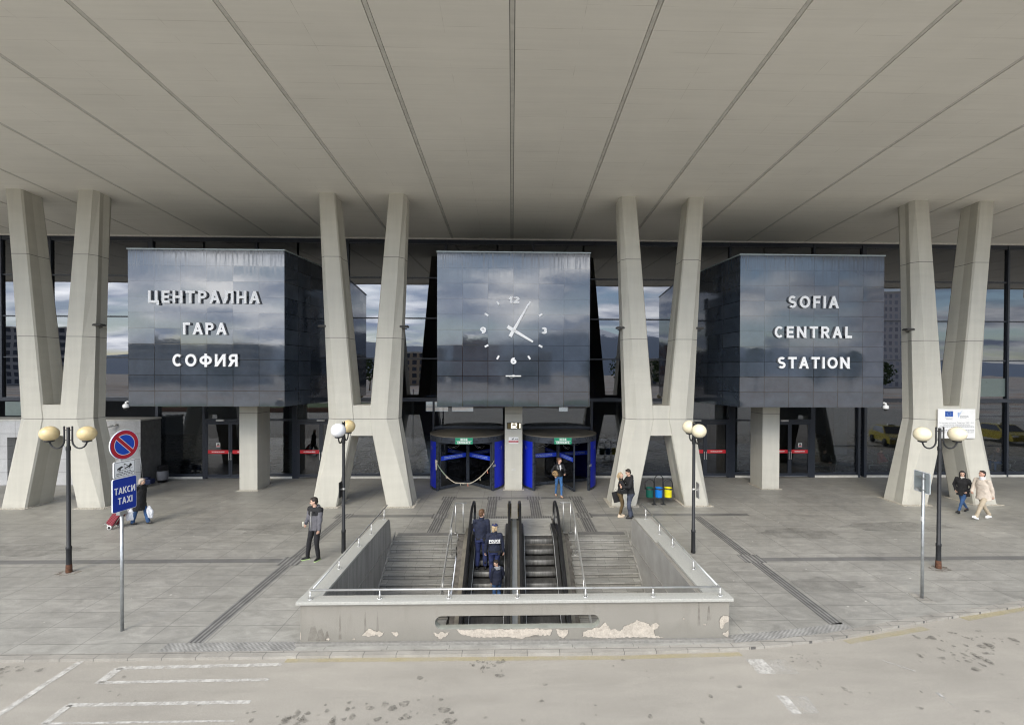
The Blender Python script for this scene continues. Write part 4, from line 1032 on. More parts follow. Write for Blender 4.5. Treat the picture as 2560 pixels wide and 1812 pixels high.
def escalator(cx, lab, outer):
    o = thing('escalator', lab, 'escalator', (cx, EY, 0))
    m = MB(); m.box((cx - .575, EY, -.02), (cx + .575, 16.56, .012)); m.box((cx - .56, EY - .04, -.03), (cx + .56, EY, .006)); sub(m, 'comb_plate', M['plate'], o)
    m = MB(); m.box((cx - .2, 15.62, .0125), (cx + .25, 15.66, .014)); sub(m, 'maker_plate', M['rubber'], o)
    for k in range(0, 18):
        y1 = EY - .04 - ER * k; z = -EH * k if k else -.004
        m = MB()
        yc = y1 - ER - .015
        m.box((cx - .45, y1 - ER, z - .03), (cx + .45, y1, z), 0)
        rg = [[(x, y1 - ER - b, z - c) for b, c in ((0, 0), (0, -0.0), (.02, .06), (.015, .13), (-.03, EH - .005), (-.04, .06))] for x in (cx - .45, cx + .45)]
        m.loft(rg, 1, True)
        m.box((cx - .45, y1 - ER - .021, z - .018), (cx + .45, y1 - ER - .001, z + .0015), 1) if False else None
        sub(m, 'step', [M['tread'], M['riser']], o)
    # incline path helper: height above the nosing line
    def pth(x, h, y_hi, y_lo=9.15, n=3): return [(x, y_hi, h), (x, EY - .25, h), (x, EY - .55, h - .1)] + [(x, y, h - .1 - sl * (EY - .55 - y)) for y in (EY - 1.2, 12.5, 11, y_lo)]
    def ramp(mb, x0, x1, h0, h1, yh, mi=0):
        a = pth(x0, h0, yh); b = pth(x1, h0, yh); c = pth(x1, h1, yh); d = pth(x0, h1, yh)
        mb.loft([list(q) for q in zip(a, b, c, d)], mi, False)
    for s in (-1, 1):
        m = MB(); ramp(m, cx + s * .452 if s > 0 else cx - .475, cx + .475 if s > 0 else cx - .452, -.35, .10, 15.6); sub(m, 'skirt', M['skirt'], o)
        m = MB(); xa, xb = (cx + s * .478, cx + s * .585); ramp(m, min(xa, xb), max(xa, xb), .07, .115, 15.7); ramp(m, cx + s * .465 - .006, cx + s * .465 + .006, .1005, .112, 15.6, 1); sub(m, 'inner_deck', [M['skirt'], M['bright']], o)
        # balustrade panel with rounded newel end
        x = cx + s * .605; hh = pth(x, .93, 15.35); lo = pth(x, .12, 15.35)
        m = MB(); m.loft([[(x - .006, *h[1:]), (x + .006, *h[1:]), (x + .006, *l[1:]), (x - .006, *l[1:])] for h, l in zip(hh, lo)], 0, False)
        ne = [(15.35 + .405 * math.cos(R(90 - 15 * k)), .525 + .405 * math.sin(R(90 - 15 * k))) for k in range(13)]
        m.add([(x - .006, y, z) for y, z in ne] + [(x + .006, y, z) for y, z in ne], [tuple(range(13)), tuple(reversed(range(13, 26)))] + [(i, 13 + i, 14 + i, i + 1) for i in range(12)])
        sub(m, 'balustrade', M['balus'], o)
        p = pth(x, .96, 15.35)[::-1] + [(x, 15.35 + .435 * math.cos(R(90 - 15 * k)), .525 + .435 * math.sin(R(90 - 15 * k))) for k in range(1, 12)] + [(x, 15.2, .12)]
        m = MB(); rings = []
        for i, q in enumerate(p):
            a = Vector(p[max(i - 1, 0)]); b = Vector(p[min(i + 1, len(p) - 1)]); tg = (b - a).normalized(); nn = Vector((1, 0, 0)).cross(tg) * -1
            if nn.z < 0 and i < 8: nn = -nn
            nn = tg.cross(Vector((1, 0, 0))) if True else nn
            q = Vector(q); e = Vector((1, 0, 0))
            rings.append([q + e * .042 + nn * .0, q + e * .036 - nn * .02, q - e * .036 - nn * .02, q - e * .042, q - e * .032 + nn * .016, q + e * .032 + nn * .016])
        m.loft(rings, 0, True); sub(m, 'handrail', M['rubber'], o)
        if s == -outer:
            m = MB()
            for dx in (-.05, .05): m.box((x + dx - .012, 15.36, .45), (x + dx + .012, 15.40, .9))  # golden reflection at the newel, modelled as two upright bars
            sub(m, 'newel_glint', M['brass_or_glint'], o)
    m = MB(); ramp(m, cx - (1.06 if outer < 0 else .60), cx + (1.06 if outer > 0 else .60), -2.2, -.36, 14.7); sub(m, 'truss', M['rough'], o)
    m = MB(); m.box((cx - (1.1 if outer < 0 else .60), 14.5, -.6), (cx + (1.1 if outer > 0 else .60), 16.56, -.03)); sub(m, 'landing_pit', M['rough'], o)
    # outer deck towards the stairs
    s = outer; m = MB(); xa, xb = cx + s * .615, cx + s * .86; ramp(m, min(xa, xb), max(xa, xb), -.12, .03, 15.5); sub(m, 'outer_deck', M['deck'], o)
    m = MB(); rg = []; rp = random.Random(int(cx * 100))
    for k in range(26):
        y = 14.92 - k * .24; z = .02 if y > EY - .3 else .02 - sl * (EY - .35 - y); j = rp.uniform(-.035, .03)
        xx = cx + s * (1.03 + j) if k else cx + s * .98
        rg.append([(cx + s * .861, y, z - .01), (xx, y, z - .03 + rp.uniform(-.02, .02)), (xx + s * .02, y, z - .9), (cx + s * .861, y, z - .9)])
    m.loft(rg, 0, False); sub(m, 'broken_edge', M['rough'], o)
    return o
escalator(-.67, 'left escalator, carrying two officers and a boy down to the underpass', -1)
escalator(.88, 'empty right escalator going down to the underpass', 1)
dv_ = thing('escalator_divider', 'satin aluminium strip deck between the two escalators', 'deck strip', (.105, 15, 0))
m = MB()
def pthd(x, h, yh): return [(x, yh, h), (x, EY - .25, h), (x, EY - .55, h - .1)] + [(x, y, h - .1 - sl * (EY - .55 - y)) for y in (12.5, 11, 9.15)]
for x0, x1, h, mi in ((-.055, .035, .30, 1), (.175, .265, .30, 1), (.036, .174, .34, 0)):
    a = pthd(x0, h, 15.45); b = pthd(x1, h, 15.45); c = pthd(x1, h - .25, 15.45); d = pthd(x0, h - .25, 15.45)
    m.loft([list(q) for q in zip(d, c, b, a)], mi, False)
sub(m, 'deck', [M['bright'], M['deck']], dv_)
# ------------------------------------------------------------------ street lamps
M['iron'] = simple('black_painted_iron', (0.012, 0.013, 0.015), 0.5, var=.25, scale=14)
M['rust'] = simple('rusty_foot', (0.10, 0.045, 0.025), 0.9, var=.5, scale=18, bump=.3)
t = MT('yellowed_globe', (0.72, 0.58, 0.32), 0.28); t.tint(t.noise(t.co('Object', scale=(1, 1, 2)), 3.5, 5, .6), .82, 1.12); t.b.inputs['Subsurface Weight'].default_value = .25; t.b.inputs['Subsurface Radius'].default_value = (.1, .08, .04); M['globe'] = t.m
t = MT('cream_globe', (0.82, 0.74, 0.54), 0.26); t.tint(t.noise(t.co('Object', scale=(1, 1, 2)), 3.0, 5, .6), .86, 1.08); M['globe2'] = t.m
M['globe_w'] = simple('white_globe', (0.85, 0.86, 0.88), 0.22, var=.03)
def lamp(x, y, rz, lab, g1, g2, rusty=False, zg=3.66):
    o = thing('street_lamp', lab, 'street lamp', (x, y, 0), rz, 'black twin globe street lamps')
    m = MB(); m.lathe([(.062, 0.005), (.066, .05), (.06, .08), (.058, .60), (.064, .62), (.064, .68), (.048, .70), (.043, 3.3), (.036, 3.36), (.036, 3.86), (.0, 3.865)], (0, 0, 0), 16); m.lathe([(.05, 3.24), (.053, 3.26), (.053, 3.33), (.045, 3.36)], (0, 0, 0), 16)
    p = m.build('pole', M['iron'], o)
    if rusty:
        m = MB(); m.lathe([(.066, .0), (.071, .02), (.067, .16), (.0625, .22)], (0, 0, 0), 16); m.build('rusty_foot', M['rust'], o)
    for s in (-1, 1):
        m = MB(); pts = [(s * .105, 0, 3.87), (s * .105, 0, 3.52)]
        for k in range(0, 11): a = math.pi + math.pi * .5 * k / 5 if s > 0 else -math.pi * .5 * k / 5; pts.append((s * (.295) + .19 * math.cos(a), 0, 3.50 + .2 * math.sin(a)))
        pts.append((s * .485, 0, 3.50))
        m.tube(pts, .02, 8); m.ball((s * .105, 0, 3.87), .0215, 8, 6)
        for z in (3.52, 3.78): m.box((min(s * .03, s * .105), -.009, z - .009), (max(s * .03, s * .105), .009, z + .009))
        m.build('arm', M['iron'], o)
        m = MB(); m.lathe([(.03, 3.46), (.10, 3.48), (.10, 3.51), (.06, 3.52)], (s * .49, 0, 0), 16, cap=True); m.build('globe_holder', M['iron'], o)
        m = MB(); m.ball((0, 0, 0), .205, 28, 18, sc=(1, 1, .97)); g = m.build('globe', g1 if s < 0 else g2, o); g.location = (s * .49, 0, zg + .03)
    return o
lamp(-11.76, 12.26, 0, 'twin globe lamp with two yellowed globes, in front of the leftmost trestle', M['globe'], M['globe'], True)
lamp(-4.96, 13.45, R(94), 'twin globe lamp with one white globe and one yellow globe', M['globe_w'], M['globe'])
lamp(5.42, 13.3, R(84), 'twin globe lamp just right of the stairwell, its cream globes overlapping', M['globe2'], M['globe2'])
lamp(11.76, 12.13, 0, 'twin globe lamp with cream globes in front of the white information board', M['globe2'], M['globe2'], True)
for (x, y, lab) in ((-5.03, 13.4, 'dark box'), (5.50, 13.2, 'grey plate')):
    g = thing('pole_plate', 'small ' + lab + ' strapped to the lamp post ' + ('left' if x < 0 else 'right') + ' of the stairwell', 'plate', (x, y, 1.9))
    m = MB(); sx = -1 if x < 0 else 1; m.box((x - .012, y - .12, 1.66), (x + .012, y + .1, 2.12)); sub(m, 'panel', M['iron'] if x < 0 else M['steel'], g, bevel=.01)
    m = MB(); m.lathe([(.047, -.03), (.05, -.03), (.05, .03), (.047, .03)], (-4.96 if x < 0 else 5.42, 13.45 if x < 0 else 13.3, 1.9), 14); m.box((min(x, x - sx * .07), y - .01, 1.88), (max(x, x - sx * .03), y + .01, 1.92)); sub(m, 'clamp', M['steel'], g)
# rust bleeding onto the paving at the lamp feet
M['rust_paint'] = paint_mat('rust_bleed', (0.15, 0.085, 0.05), .56, 9, soft=.12, amax=.7)
for x, y in ((-11.76, 12.26), (11.76, 12.13)):
    strip('rust_stain', [(x + (.26 if i % 2 else .2) * math.cos(i * .52) * 1.3, y - .04 + (.26 if i % 2 else .2) * math.sin(i * .52) * .8) for i in range(12)], M['rust_paint'], .0045)

# ------------------------------------------------------------------ no parking / taxi sign post
M['galv'] = simple('galvanised_steel', (0.42, 0.44, 0.45), 0.42, .8, var=.18, scale=10)
M['sign_blue'] = simple('sign_blue', (0.005, 0.032, 0.30), 0.35, var=.05)
M['np_blue'] = simple('no_parking_blue', (0.004, 0.06, 0.46), 0.35, var=.05)
M['sign_red'] = simple('sign_red', (0.42, 0.012, 0.03), 0.35, var=.05)
M['sign_white'] = simple('sign_white', (0.78, 0.80, 0.82), 0.35, var=.04)
M['ink'] = simple('black_print', (0.02, 0.02, 0.022), 0.5)
def rrect(w_, h, r, n=5):
    p = []
    for cx, cy, a0 in ((w_ / 2 - r, h / 2 - r, 0), (-w_ / 2 + r, h / 2 - r, 90), (-w_ / 2 + r, -h / 2 + r, 180), (w_ / 2 - r, -h / 2 + r, 270)):
        for k in range(n): a = R(a0 + 90 * k / (n - 1)); p.append((cx + r * math.cos(a), cy + r * math.sin(a)))
    return p
sp = thing('sign_post', 'grey post with round no parking sign, tow away plate and blue TAXI plate', 'sign post', (-8.0, 9.45, 0), R(82))
m = MB(); m.lathe([(.03, 0), (.03, 2.50)], (0, 0, 0), 14, cap=True); m.build('pole', M['galv'], sp)
m = MB(); m.box((-.07, -.045, 2.40), (.07, .05, 2.56)); m.build('clamp', M['galv'], sp)
m = MB(); m.box((-.02, .0, 2.5), (.02, .03, 4.0)); m.build('backing_rail', M['galv'], sp)
def plate(par, name, pts, z, col, parts, th=.02):
    q = Matrix.Translation((.02, -.05, z)) @ FRONT
    m = MB(); m.prism(pts, -th, .0, 0, q); m.prism([(x * .975, y * .975) for x, y in pts], .0005, .003, 1, q)
    o = m.build(name, [M['sign_white'], col], par)
    for nm, mat, fn in parts:
        m = MB(); fn(m, q); m.build(nm, mat, o)
    return o
def annulus(m, q, r0, r1, z, a0=0, a1=360, n=48):
    for k in range(n):
        t0, t1 = R(a0 + (a1 - a0) * k / n), R(a0 + (a1 - a0) * (k + 1) / n)
        m.add([q @ Vector(v) for v in ((r0 * math.cos(t0), r0 * math.sin(t0), z), (r1 * math.cos(t0), r1 * math.sin(t0), z), (r1 * math.cos(t1), r1 * math.sin(t1), z), (r0 * math.cos(t1), r0 * math.sin(t1), z))], [(0, 1, 2, 3)])
circ = lambda r, n=48: [(r * math.cos(2 * math.pi * k / n), r * math.sin(2 * math.pi * k / n)) for k in range(n)]
def red_ring(m, q):
    annulus(m, q, .213, .288, .0045)
    d = Matrix.Rotation(R(-45), 4, 'Z'); m.add([q @ (d @ Vector(v)) for v in ((-.22, -.034, .0062), (.22, -.034, .0062), (.22, .034, .0062), (-.22, .034, .0062))], [(0, 1, 2, 3)])
def white_lines(m, q):
    annulus(m, q, .203, .213, .0047)
    d = Matrix.Rotation(R(-45), 4, 'Z')
    for v0 in (-.044, .034): m.add([q @ (d @ Vector(v)) for v in ((-.2, v0, .0057), (.2, v0, .0057), (.2, v0 + .01, .0057), (-.2, v0 + .01, .0057))], [(0, 1, 2, 3)])
plate(sp, 'no_parking_sign', circ(.30), 3.83, M['np_blue'], [('red_ring', M['sign_red'], red_ring), ('white_outline', M['sign_white'], white_lines)])
def tow(m, q):
    P = lambda L, z=.0045: m.add([q @ Vector((x, y, z)) for x, y in L], [tuple(range(len(L)))])
    P([(-.15, -.01), (-.05, .03), (-.03, .05), (-.07, .065), (-.12, .045), (-.16, .02)]); P([(.0, .0), (.14, .035), (.15, .07), (.11, .1), (.09, .06), (.04, .035), (-.01, .02)], .0046)
    P([(-.02, .10), (.06, .05), (.065, .06), (-.01, .112)], .0047); P([(-.02, .03), (-.012, .03), (-.012, .11), (-.02, .11)], .0048); P([(-.16, -.03), (.16, -.005), (.16, .003), (-.16, -.022)], .0049)
    annulus(m, q @ Matrix.Translation((-.1, .0, 0)), 0, .018, .005, n=10); annulus(m, q @ Matrix.Translation((.1, .025, 0)), 0, .018, .0051, n=10)
def tow_frame(m, q):
    for a, b, c, d in ((-.21, -.15, .21, -.143), (-.21, .143, .21, .15), (-.21, -.143, -.203, .143), (.203, -.143, .21, .143)): m.add([q @ Vector(v) for v in ((a, b, .0045), (c, b, .0045), (c, d, .0045), (a, d, .0045))], [(0, 1, 2, 3)])
def tow_text(m, q):
    rp = random.Random(4)
    for z, a in ((-.052, .13), (-.083, .18), (-.113, .17)):
        x = -a
        while x < a:
            l = rp.uniform(.03, .09); l = min(l, a - x + .01)
            m.add([q @ Vector(v) for v in ((x, z - .007, .0045), (x + l, z - .007, .0045), (x + l, z + .007, .0045), (x, z + .007, .0045))], [(0, 1, 2, 3)]); x += l + .012
plate(sp, 'tow_away_plate', rrect(.45, .33, .03), 3.335, M['sign_white'], [('tow_symbol', M['ink'], tow), ('border', M['ink'], tow_frame), ('small_print', M['ink'], tow_text)])
plate(sp, 'taxi_plate', rrect(.50, .68, .035), 2.82, M['sign_blue'], [('lettering', M['sign_white'], lambda m, q: lettering(m, 'ТАКСИ', .135, .15, .001, q @ Matrix.Translation((0, .085, .004)), width=.43, wx=.74)), ('lettering', M['sign_white'], lambda m, q: lettering(m, 'TAXI', .135, .15, .001, q @ Matrix.Translation((.005, -.125, .004)), width=.30, wx=.74))])

sr = thing('sign_post', 'grey post holding a traffic plate seen from its bare back', 'sign post', (9.79, 10.5, 0), R(81))
m = MB(); m.lathe([(.032, 0), (.03, 1.2), (.031, 1.25), (.03, 2.98)], (0, 0, 0), 14, cap=True); m.build('pole', M['galv'], sr)
M['plate_back'] = simple('plate_back_grey', (0.30, 0.335, 0.345), 0.5, var=.1)
q = Matrix.Translation((.1, -.055, 2.75)) @ FRONT
m = MB(); m.prism(rrect(.52, .50, .04), -.016, 0, 0, q); pb = m.build('plate', M['plate_back'], sr)
m = MB()
ro = rrect(.53, .51, .045); ri = rrect(.495, .475, .035)
for k in range(len(ro)):
    a, b = ro[k], ro[(k + 1) % len(ro)]; c, d = ri[(k + 1) % len(ri)], ri[k]; m.add([q @ Vector((*p, -.0185)) for p in (d, c, b, a)], [(0, 1, 2, 3)])
m.build('rim', M['sign_white'], pb)
for z in (2.88, 2.6): m = MB(); m.box((-.04, -.04, z - .02), (.2, .04, z + .0)); m.build('bracket', M['galv'], sr)
m = MB(); m.box((.2, -.036, 2.5), (.3, -.034, 2.56)); m.box((-.035, .028, 1.84), (.02, .034, 1.95)); m.build('sticker', M['white'], sr)
m = MB(); m.box((-.22, -.16, .0), (.22, .16, .006)); m.build('base_plate', M['kerb'], sr)

# ------------------------------------------------------------------ information board
eu = thing('information_board', 'white information board with a blue star flag hung on the rightmost trestle', 'notice board', (18.1, 17.95, 3.35))
m = MB(); m.box((17.33, 17.955, 2.75), (18.88, 17.985, 3.94)); sub(m, 'panel', M['white'], eu, bevel=.004)
m = MB(); y = 17.953
m.quad((17.62, y, 3.63), (17.95, y, 3.63), (17.95, y, 3.855), (17.62, y, 3.855), 0)
for k in range(12):
    a = R(30 * k); cx, cz = 17.785 + .075 * math.cos(a), 3.743 + .075 * math.sin(a); pts = []
    for j in range(10): b = R(90 + 36 * j); rr_ = .013 if j % 2 == 0 else .0055; pts.append((cx + rr_ * math.cos(b), y - .001, cz + rr_ * math.sin(b)))
    m.add(pts, [tuple(range(10))], 1)
M['eu_blue'] = simple('flag_blue', (0.012, 0.075, 0.33), .4); M['star'] = simple('flag_star', (.45, .55, .6), .4); M['grey_print'] = simple('grey_print', (.25, .26, .28), .5); M['logo_blue'] = simple('logo_blue', (.12, .28, .60), .4)
sub(m, 'flag', [M['eu_blue'], M['star']], eu)
m = MB()
for k in range(5):
    z = 3.86 - k * .045; pts = []
    for j in range(9): u = j / 8; pts.append((18.16 + u * (.2 - .03 * k), z - .07 + .085 * u ** 1.6 - .02 * math.sin(u * 5)))
    up = [(x, y, zz + .011 * (1 - i / 9)) for i, (x, zz) in enumerate(pts)]; dn = [(x, y, zz - .011 * (1 - i / 9)) for i, (x, zz) in enumerate(pts)]
    m.add(dn + up, [(i, i + 1, 10 + i, 9 + i) for i in range(8)])
m.add([(18.14, y - .0005, 3.78), (18.165, y - .0005, 3.80), (18.17, y - .0005, 3.68), (18.2, y - .0005, 3.635), (18.155, y - .0005, 3.67)], [(0, 4, 3, 2, 1)])
sub(m, 'wing_logo', M['logo_blue'], eu)
rp = random.Random(6); m = MB()
for x0, x1, z, h in ((17.62, 17.96, 3.59, .018), (17.67, 17.92, 3.545, .014), (17.67, 17.93, 3.515, .014), (18.24, 18.6, 3.65, .02), (18.24, 18.6, 3.615, .016), (18.24, 18.52, 3.565, .014), (17.55, 18.65, 3.305, .02), (17.42, 18.82, 3.265, .02), (17.37, 18.84, 3.215, .02), (18.02, 18.26, 3.165, .016), (17.37, 18.84, 3.08, .024), (17.37, 18.84, 3.03, .02), (17.37, 18.82, 2.985, .022)):
    scribble(m, x0, x1, z, y, h, rp)
sub(m, 'small_print', M['grey_print'], eu)
def flat_text(s, size, x, yy, z, mat, parent, width=None, bold=0.0, name='lettering'):
    c = bpy.data.curves.new('lettering', 'FONT'); c.body = s; c.size = size; c.align_x = 'CENTER'; c.align_y = 'CENTER'; c.offset = bold
    tmp = bpy.data.objects.new('lettering', c); COL.objects.link(tmp); dg = bpy.context.evaluated_depsgraph_get(); dg.update()
    me = bpy.data.meshes.new_from_object(tmp.evaluated_get(dg)); bpy.data.objects.remove(tmp)
    mb = MB(); ws = max(v.co.x for v in me.vertices) - min(v.co.x for v in me.vertices); k = width / ws if width else 1
    mb.add([(x + v.co.x * k, yy, z + v.co.y) for v in me.vertices], [tuple(p.vertices) for p in me.polygons])
    bpy.data.meshes.remove(me)
    return sub(mb, name, mat, parent)
flat_text('Оперативна програма „Транспорт“ 2007 – 2013', .085, 18.1, y, 3.375, M['grey_print'], eu, 1.44)

# ------------------------------------------------------------------ cctv cameras
def dome(x, y, z, s, lab):
    o = thing('cctv_camera', lab, 'camera', (x, y, z))
    m = MB(); m.box((x + s * .14 - .05, y - .012, z + .06), (x + s * .14 + .05, y + .0, z + .22)); m.tube([(x + s * .14, y - .02, z + .16), (x + s * .02, y - .12, z + .17), (x, y - .17, z + .15), (x, y - .17, z + .08)], .035, 10); sub(m, 'arm', M['white'], o)
    m = MB(); m.lathe([(.0, .09), (.06, .085), (.10, .05), (.105, -.02), (.09, -.06)], (x, y - .17, z), 18); sub(m, 'housing', M['white'], o)
    m = MB(); m.ball((x, y - .17, z - .07), .085, 16, 10); sub(m, 'dome', M['black'], o)
dome(-15.16, BY + .15, 4.0, 1, 'white dome security camera at the lower left corner of the Cyrillic block')
dome(15.27, BY + .12, 4.0, -1, 'white dome security camera at the lower right corner of the SOFIA block')
o = thing('cctv_camera', 'small white tube camera on the stone annex behind the no parking sign', 'camera', (-18.66, 21.78, 2.82))
m = MB(); m.tube([(-18.64, 21.79, 2.86), (-18.68, 21.66, 2.83)], .05, 12); sub(m, 'mount', M['steel'], o)
m = MB(); m.tube([(-18.70, 21.64, 2.82), (-18.99, 21.45, 2.75)], .045, 12); sub(m, 'tube', M['white'], o)

# ------------------------------------------------------------------ things on the middle pillar
dc = thing('digital_clock', 'small lit amber digit display on the pillar between the revolving doors', 'digital clock', (.1, 20.69, 2.94))
m = MB(); m.box((-.21, 20.62, 2.80), (.43, 20.69, 3.085)); sub(m, 'case', M['black'], dc)
M['led'] = bpy.data.materials.new('lit_digits'); M['led'].use_nodes = True; bb = M['led'].node_tree.nodes['Principled BSDF']; bb.inputs['Emission Color'].default_value = (1, .93, .74, 1); bb.inputs['Emission Strength'].default_value = 1.6
M['led_dim'] = simple('amber_window', (0.12, 0.085, 0.02), .3)
m = MB(); m.box((-.19, 20.612, 2.815), (.41, 20.6195, 3.07)); sub(m, 'window', M['led_dim'], dc)
SEG = {'1': 'bc', '6': 'afgedc', '2': 'abged', '0': 'abcdef'}
m = MB()
for i, ch in enumerate('1621'):
    x = -.175 + i * .155; z = 2.835; w_, h, q = .105, .225, .03; yy = 20.605
    for s_ in SEG[ch]:
        b = {'a': (0, h - q, w_, h), 'g': (0, h / 2 - q / 2, w_, h / 2 + q / 2), 'd': (0, 0, w_, q), 'f': (0, h / 2, q, h), 'e': (0, 0, q, h / 2), 'b': (w_ - q, h / 2, w_, h), 'c': (w_ - q, 0, w_, h / 2)}[s_]
        if i == 0: continue
        yy -= .0003; m.box((x + b[0], yy, z + b[1]), (x + b[2], 20.611, z + b[3]))
sub(m, 'digits', M['led'], dc)
wp = thing('warning_plate', 'white warning plate with a camera symbol and red band on the middle pillar', 'notice', (.09, 20.69, 2.27))
m = MB(); m.box((-.135, 20.68, 2.12), (.315, 20.697, 2.42)); sub(m, 'panel', M['white'], wp)
m = MB(); y = 20.678; m.quad((-.13, y, 2.17), (.31, y, 2.17), (.31, y, 2.27), (-.13, y, 2.27), 0)
rp = random.Random(3); scribble(m, -.1, .28, 2.245, y - .0005, .012, rp, 1); scribble(m, -.1, .28, 2.2, y - .0005, .012, rp, 1)
m.add([(.0, y, 2.31), (.06, y, 2.30), (.1, y, 2.34), (.1, y, 2.395), (.07, y, 2.36), (.03, y, 2.35)], [tuple(range(6))], 2); m.quad((.16, y, 2.31), (.22, y, 2.31), (.22, y, 2.345), (.16, y, 2.345), 2); m.quad((.235, y, 2.31), (.29, y, 2.31), (.29, y, 2.345), (.235, y, 2.345), 2)
sub(m, 'print', [M['sign_red'], M['white'], M['ink']], wp)
wp = thing('paper_notice', 'small pale paper notice low on the middle pillar', 'notice', (.1, 20.69, .94)); m = MB(); m.box((0, 20.69, .89), (.2, 20.698, .985)); sub(m, 'sheet', M['sill'], wp)

# ------------------------------------------------------------------ revolving doors
M['cobalt'] = MT('cobalt_blue_panel', (0.006, 0.024, 0.55), 0.38).m
M['drum_top'] = simple('dusty_drum_top', (0.17, 0.15, 0.115), .85, var=.22, scale=1.2)
M['fascia'] = simple('dark_fascia', (0.035, 0.042, 0.055), .3)
M['green'] = simple('exit_green', (0.015, 0.27, 0.145), .4)
M['blue_film'] = simple('blue_film', (0.012, 0.05, 0.55), .35)
M['blue_film2'] = simple('blue_film_back', (0.01, 0.015, 0.13), .4)
def arc(r, a0, a1, n): return [(r * math.sin(R(a0 + (a1 - a0) * k / n)), -r * math.cos(R(a0 + (a1 - a0) * k / n))) for k in range(n + 1)]
def revolving(cx, cy, rot, lab, extra):
    o = thing('revolving_door', lab, 'revolving door', (cx, cy, 0), 0, 'blue revolving doors')
    m = MB(); m.prism(list(reversed(arc(1.8, 0, 360, 72)[:-1]))[::-1], 2.475, 2.505); m.build('drum_top', M['drum_top'], o)
    def shell(name, r0, r1, a0, a1, z0, z1, mat, n=24):
        m = MB(); A = arc(r1, a0, a1, n); B = arc(r0, a0, a1, n)
        m.prism(A + B[::-1], z0, z1); return m.build(name, mat, o)
    shell('fascia', 1.74, 1.79, -180, 180, 2.21, 2.473, M['fascia'], 72)
    for a0, a1 in ((-100, -47), (47, 100)):
        shell('blue_panel', 1.745, 1.775, a0, a1, .10, 2.208, M['cobalt']); shell('base_rail', 1.735, 1.785, a0, a1, 0.0, .098, M['fascia'])
        m = MB(); a = (a0 + a1) / 2 * .86; A = arc(1.7785, a - 3, a + 3, 3)
        tri = [(A[0], 1.80), (A[3], 1.88), (A[0], 1.96)] if a < 0 else [(A[3], 1.80), (A[0], 1.88), (A[3], 1.96)]
        m.tube([(*p, z) for p, z in tri] + [(*tri[0][0], tri[0][1])], .006, 5); m.build('triangle_mark', M['steel'], o)
    for a in (-45.5, 45.5, -101, 101):
        x, y = 1.765 * math.sin(R(a)), -1.765 * math.cos(R(a)); m = MB(); m.box((-.05, -.05, 0), (.05, .05, 2.21), 0, Matrix.Translation((x, y, 0)) @ Matrix.Rotation(R(a), 4, 'Z')); m.build('post', M['fascia'], o)
    m = MB(); m.lathe([(.05, .02), (.05, 2.4)], (0, 0, 0), 12); m.build('shaft', M['fascia'], o)
    m = MB(); m.prism(arc(1.74, 0, 360, 48)[:-1], 2.20, 2.23); m.build('inner_ceiling', M['frame'], o)
    for k in range(4):
        q = Matrix.Rotation(R(rot + 90 * k), 4, 'Z'); m = MB()       # wing along local -y
        for a, b, c, d in ((.06, .12, .04, 2.15), (1.60, 1.68, .04, 2.15)): m.box((-.025, -b, c), (.025, -a, d), 0, q)
        m.box((-.024, -1.6, .04), (.024, -.12, .17), 0, q); m.box((-.024, -1.6, 2.07), (.024, -.12, 2.15), 0, q)
        wg = m.build('door_wing', M['fascia'], o)
        m = MB(); m.box((-.006, -1.6, .17), (.006, -.12, 2.07), 0, q); m.build('wing_glass', M['glass_door'], wg)
        for s in (-1, 1):
            m = MB(); x = s * .009; m.add([q @ Vector(v) for v in ((x, -1.59, 1.34), (x, -.13, 1.34), (x, -.13, 1.54), (x, -1.59, 1.54))], [(0, 1, 2, 3)], 0)
            rp = random.Random(k); 
            for z in (1.47, 1.41):
                yv = -1.4
                while yv < -.35:
                    l = rp.uniform(.05, .16); m.add([q @ Vector((x * 1.15, yy_, zz)) for yy_, zz in ((yv, z - .012), (yv + l, z - .012), (yv + l, z + .012), (yv, z + .012))], [(0, 1, 2, 3)], 1); yv += l + .025
            m.build('blue_band', [M['blue_film'], M['star']], wg)
            m = MB(); x = s * .012
            for e in (-1, 1): m.tube([q @ Vector((x, -.86 + e * a, b)) for a, b in ((.03, 1.86), (.12, 1.92), (.36, 1.96), (.22, 1.86), (.1, 1.82), (.03, 1.86))], .005, 4)
            m.ball(q @ Vector((x, -.86, 1.88)), .022, 8, 6); m.build('wing_emblem', M['steel'], wg)
    m = MB(); q = at(0, -1.81, 2.345); m.box((-.385, -.14, -.02), (.385, .14, .0), 0, q); m.box((-.35, -.004, .0005), (.35, .004, .002), 1, q)
    sg = m.build('entrance_sign', [M['green'], M['white']], o)
    m = MB(); lettering(m, 'ВХОД', .10, .2, .0015, q @ Matrix.Translation((0, .07, .001)), .12, .8); m.build('lettering', M['white'], sg); m = MB(); lettering(m, 'ENTRANCE', .105, .2, .0015, q @ Matrix.Translation((0, -.072, .001)), .1, .8); m.build('lettering', M['white'], sg)
    for s in (-1, 1): m = MB(); a = 17 * s; m.box((-.08, -.02, -.02), (.08, .02, .02), 0, Matrix.Translation((1.8 * math.sin(R(a)), -1.8 * math.cos(R(a)), 2.31)) @ Matrix.Rotation(R(a), 4, 'Z')); m.build('sensor', M['black'], o)
    m = MB(); a = 46; m.box((-.09, -.035, -.05), (.09, -.02, .05), 0, Matrix.Translation((1.8 * math.sin(R(a)), -1.8 * math.cos(R(a)), 1.15)) @ Matrix.Rotation(R(a), 4, 'Z')); m.build('push_plate', M['steel'], o)
    return o
revolving(-2.1, 21.8, 45, 'blue revolving door closed off with a sagging tape, left of the middle pillar', 0)
revolving(2.28, 21.8, 19, 'blue revolving door in use, right of the middle pillar', 0)
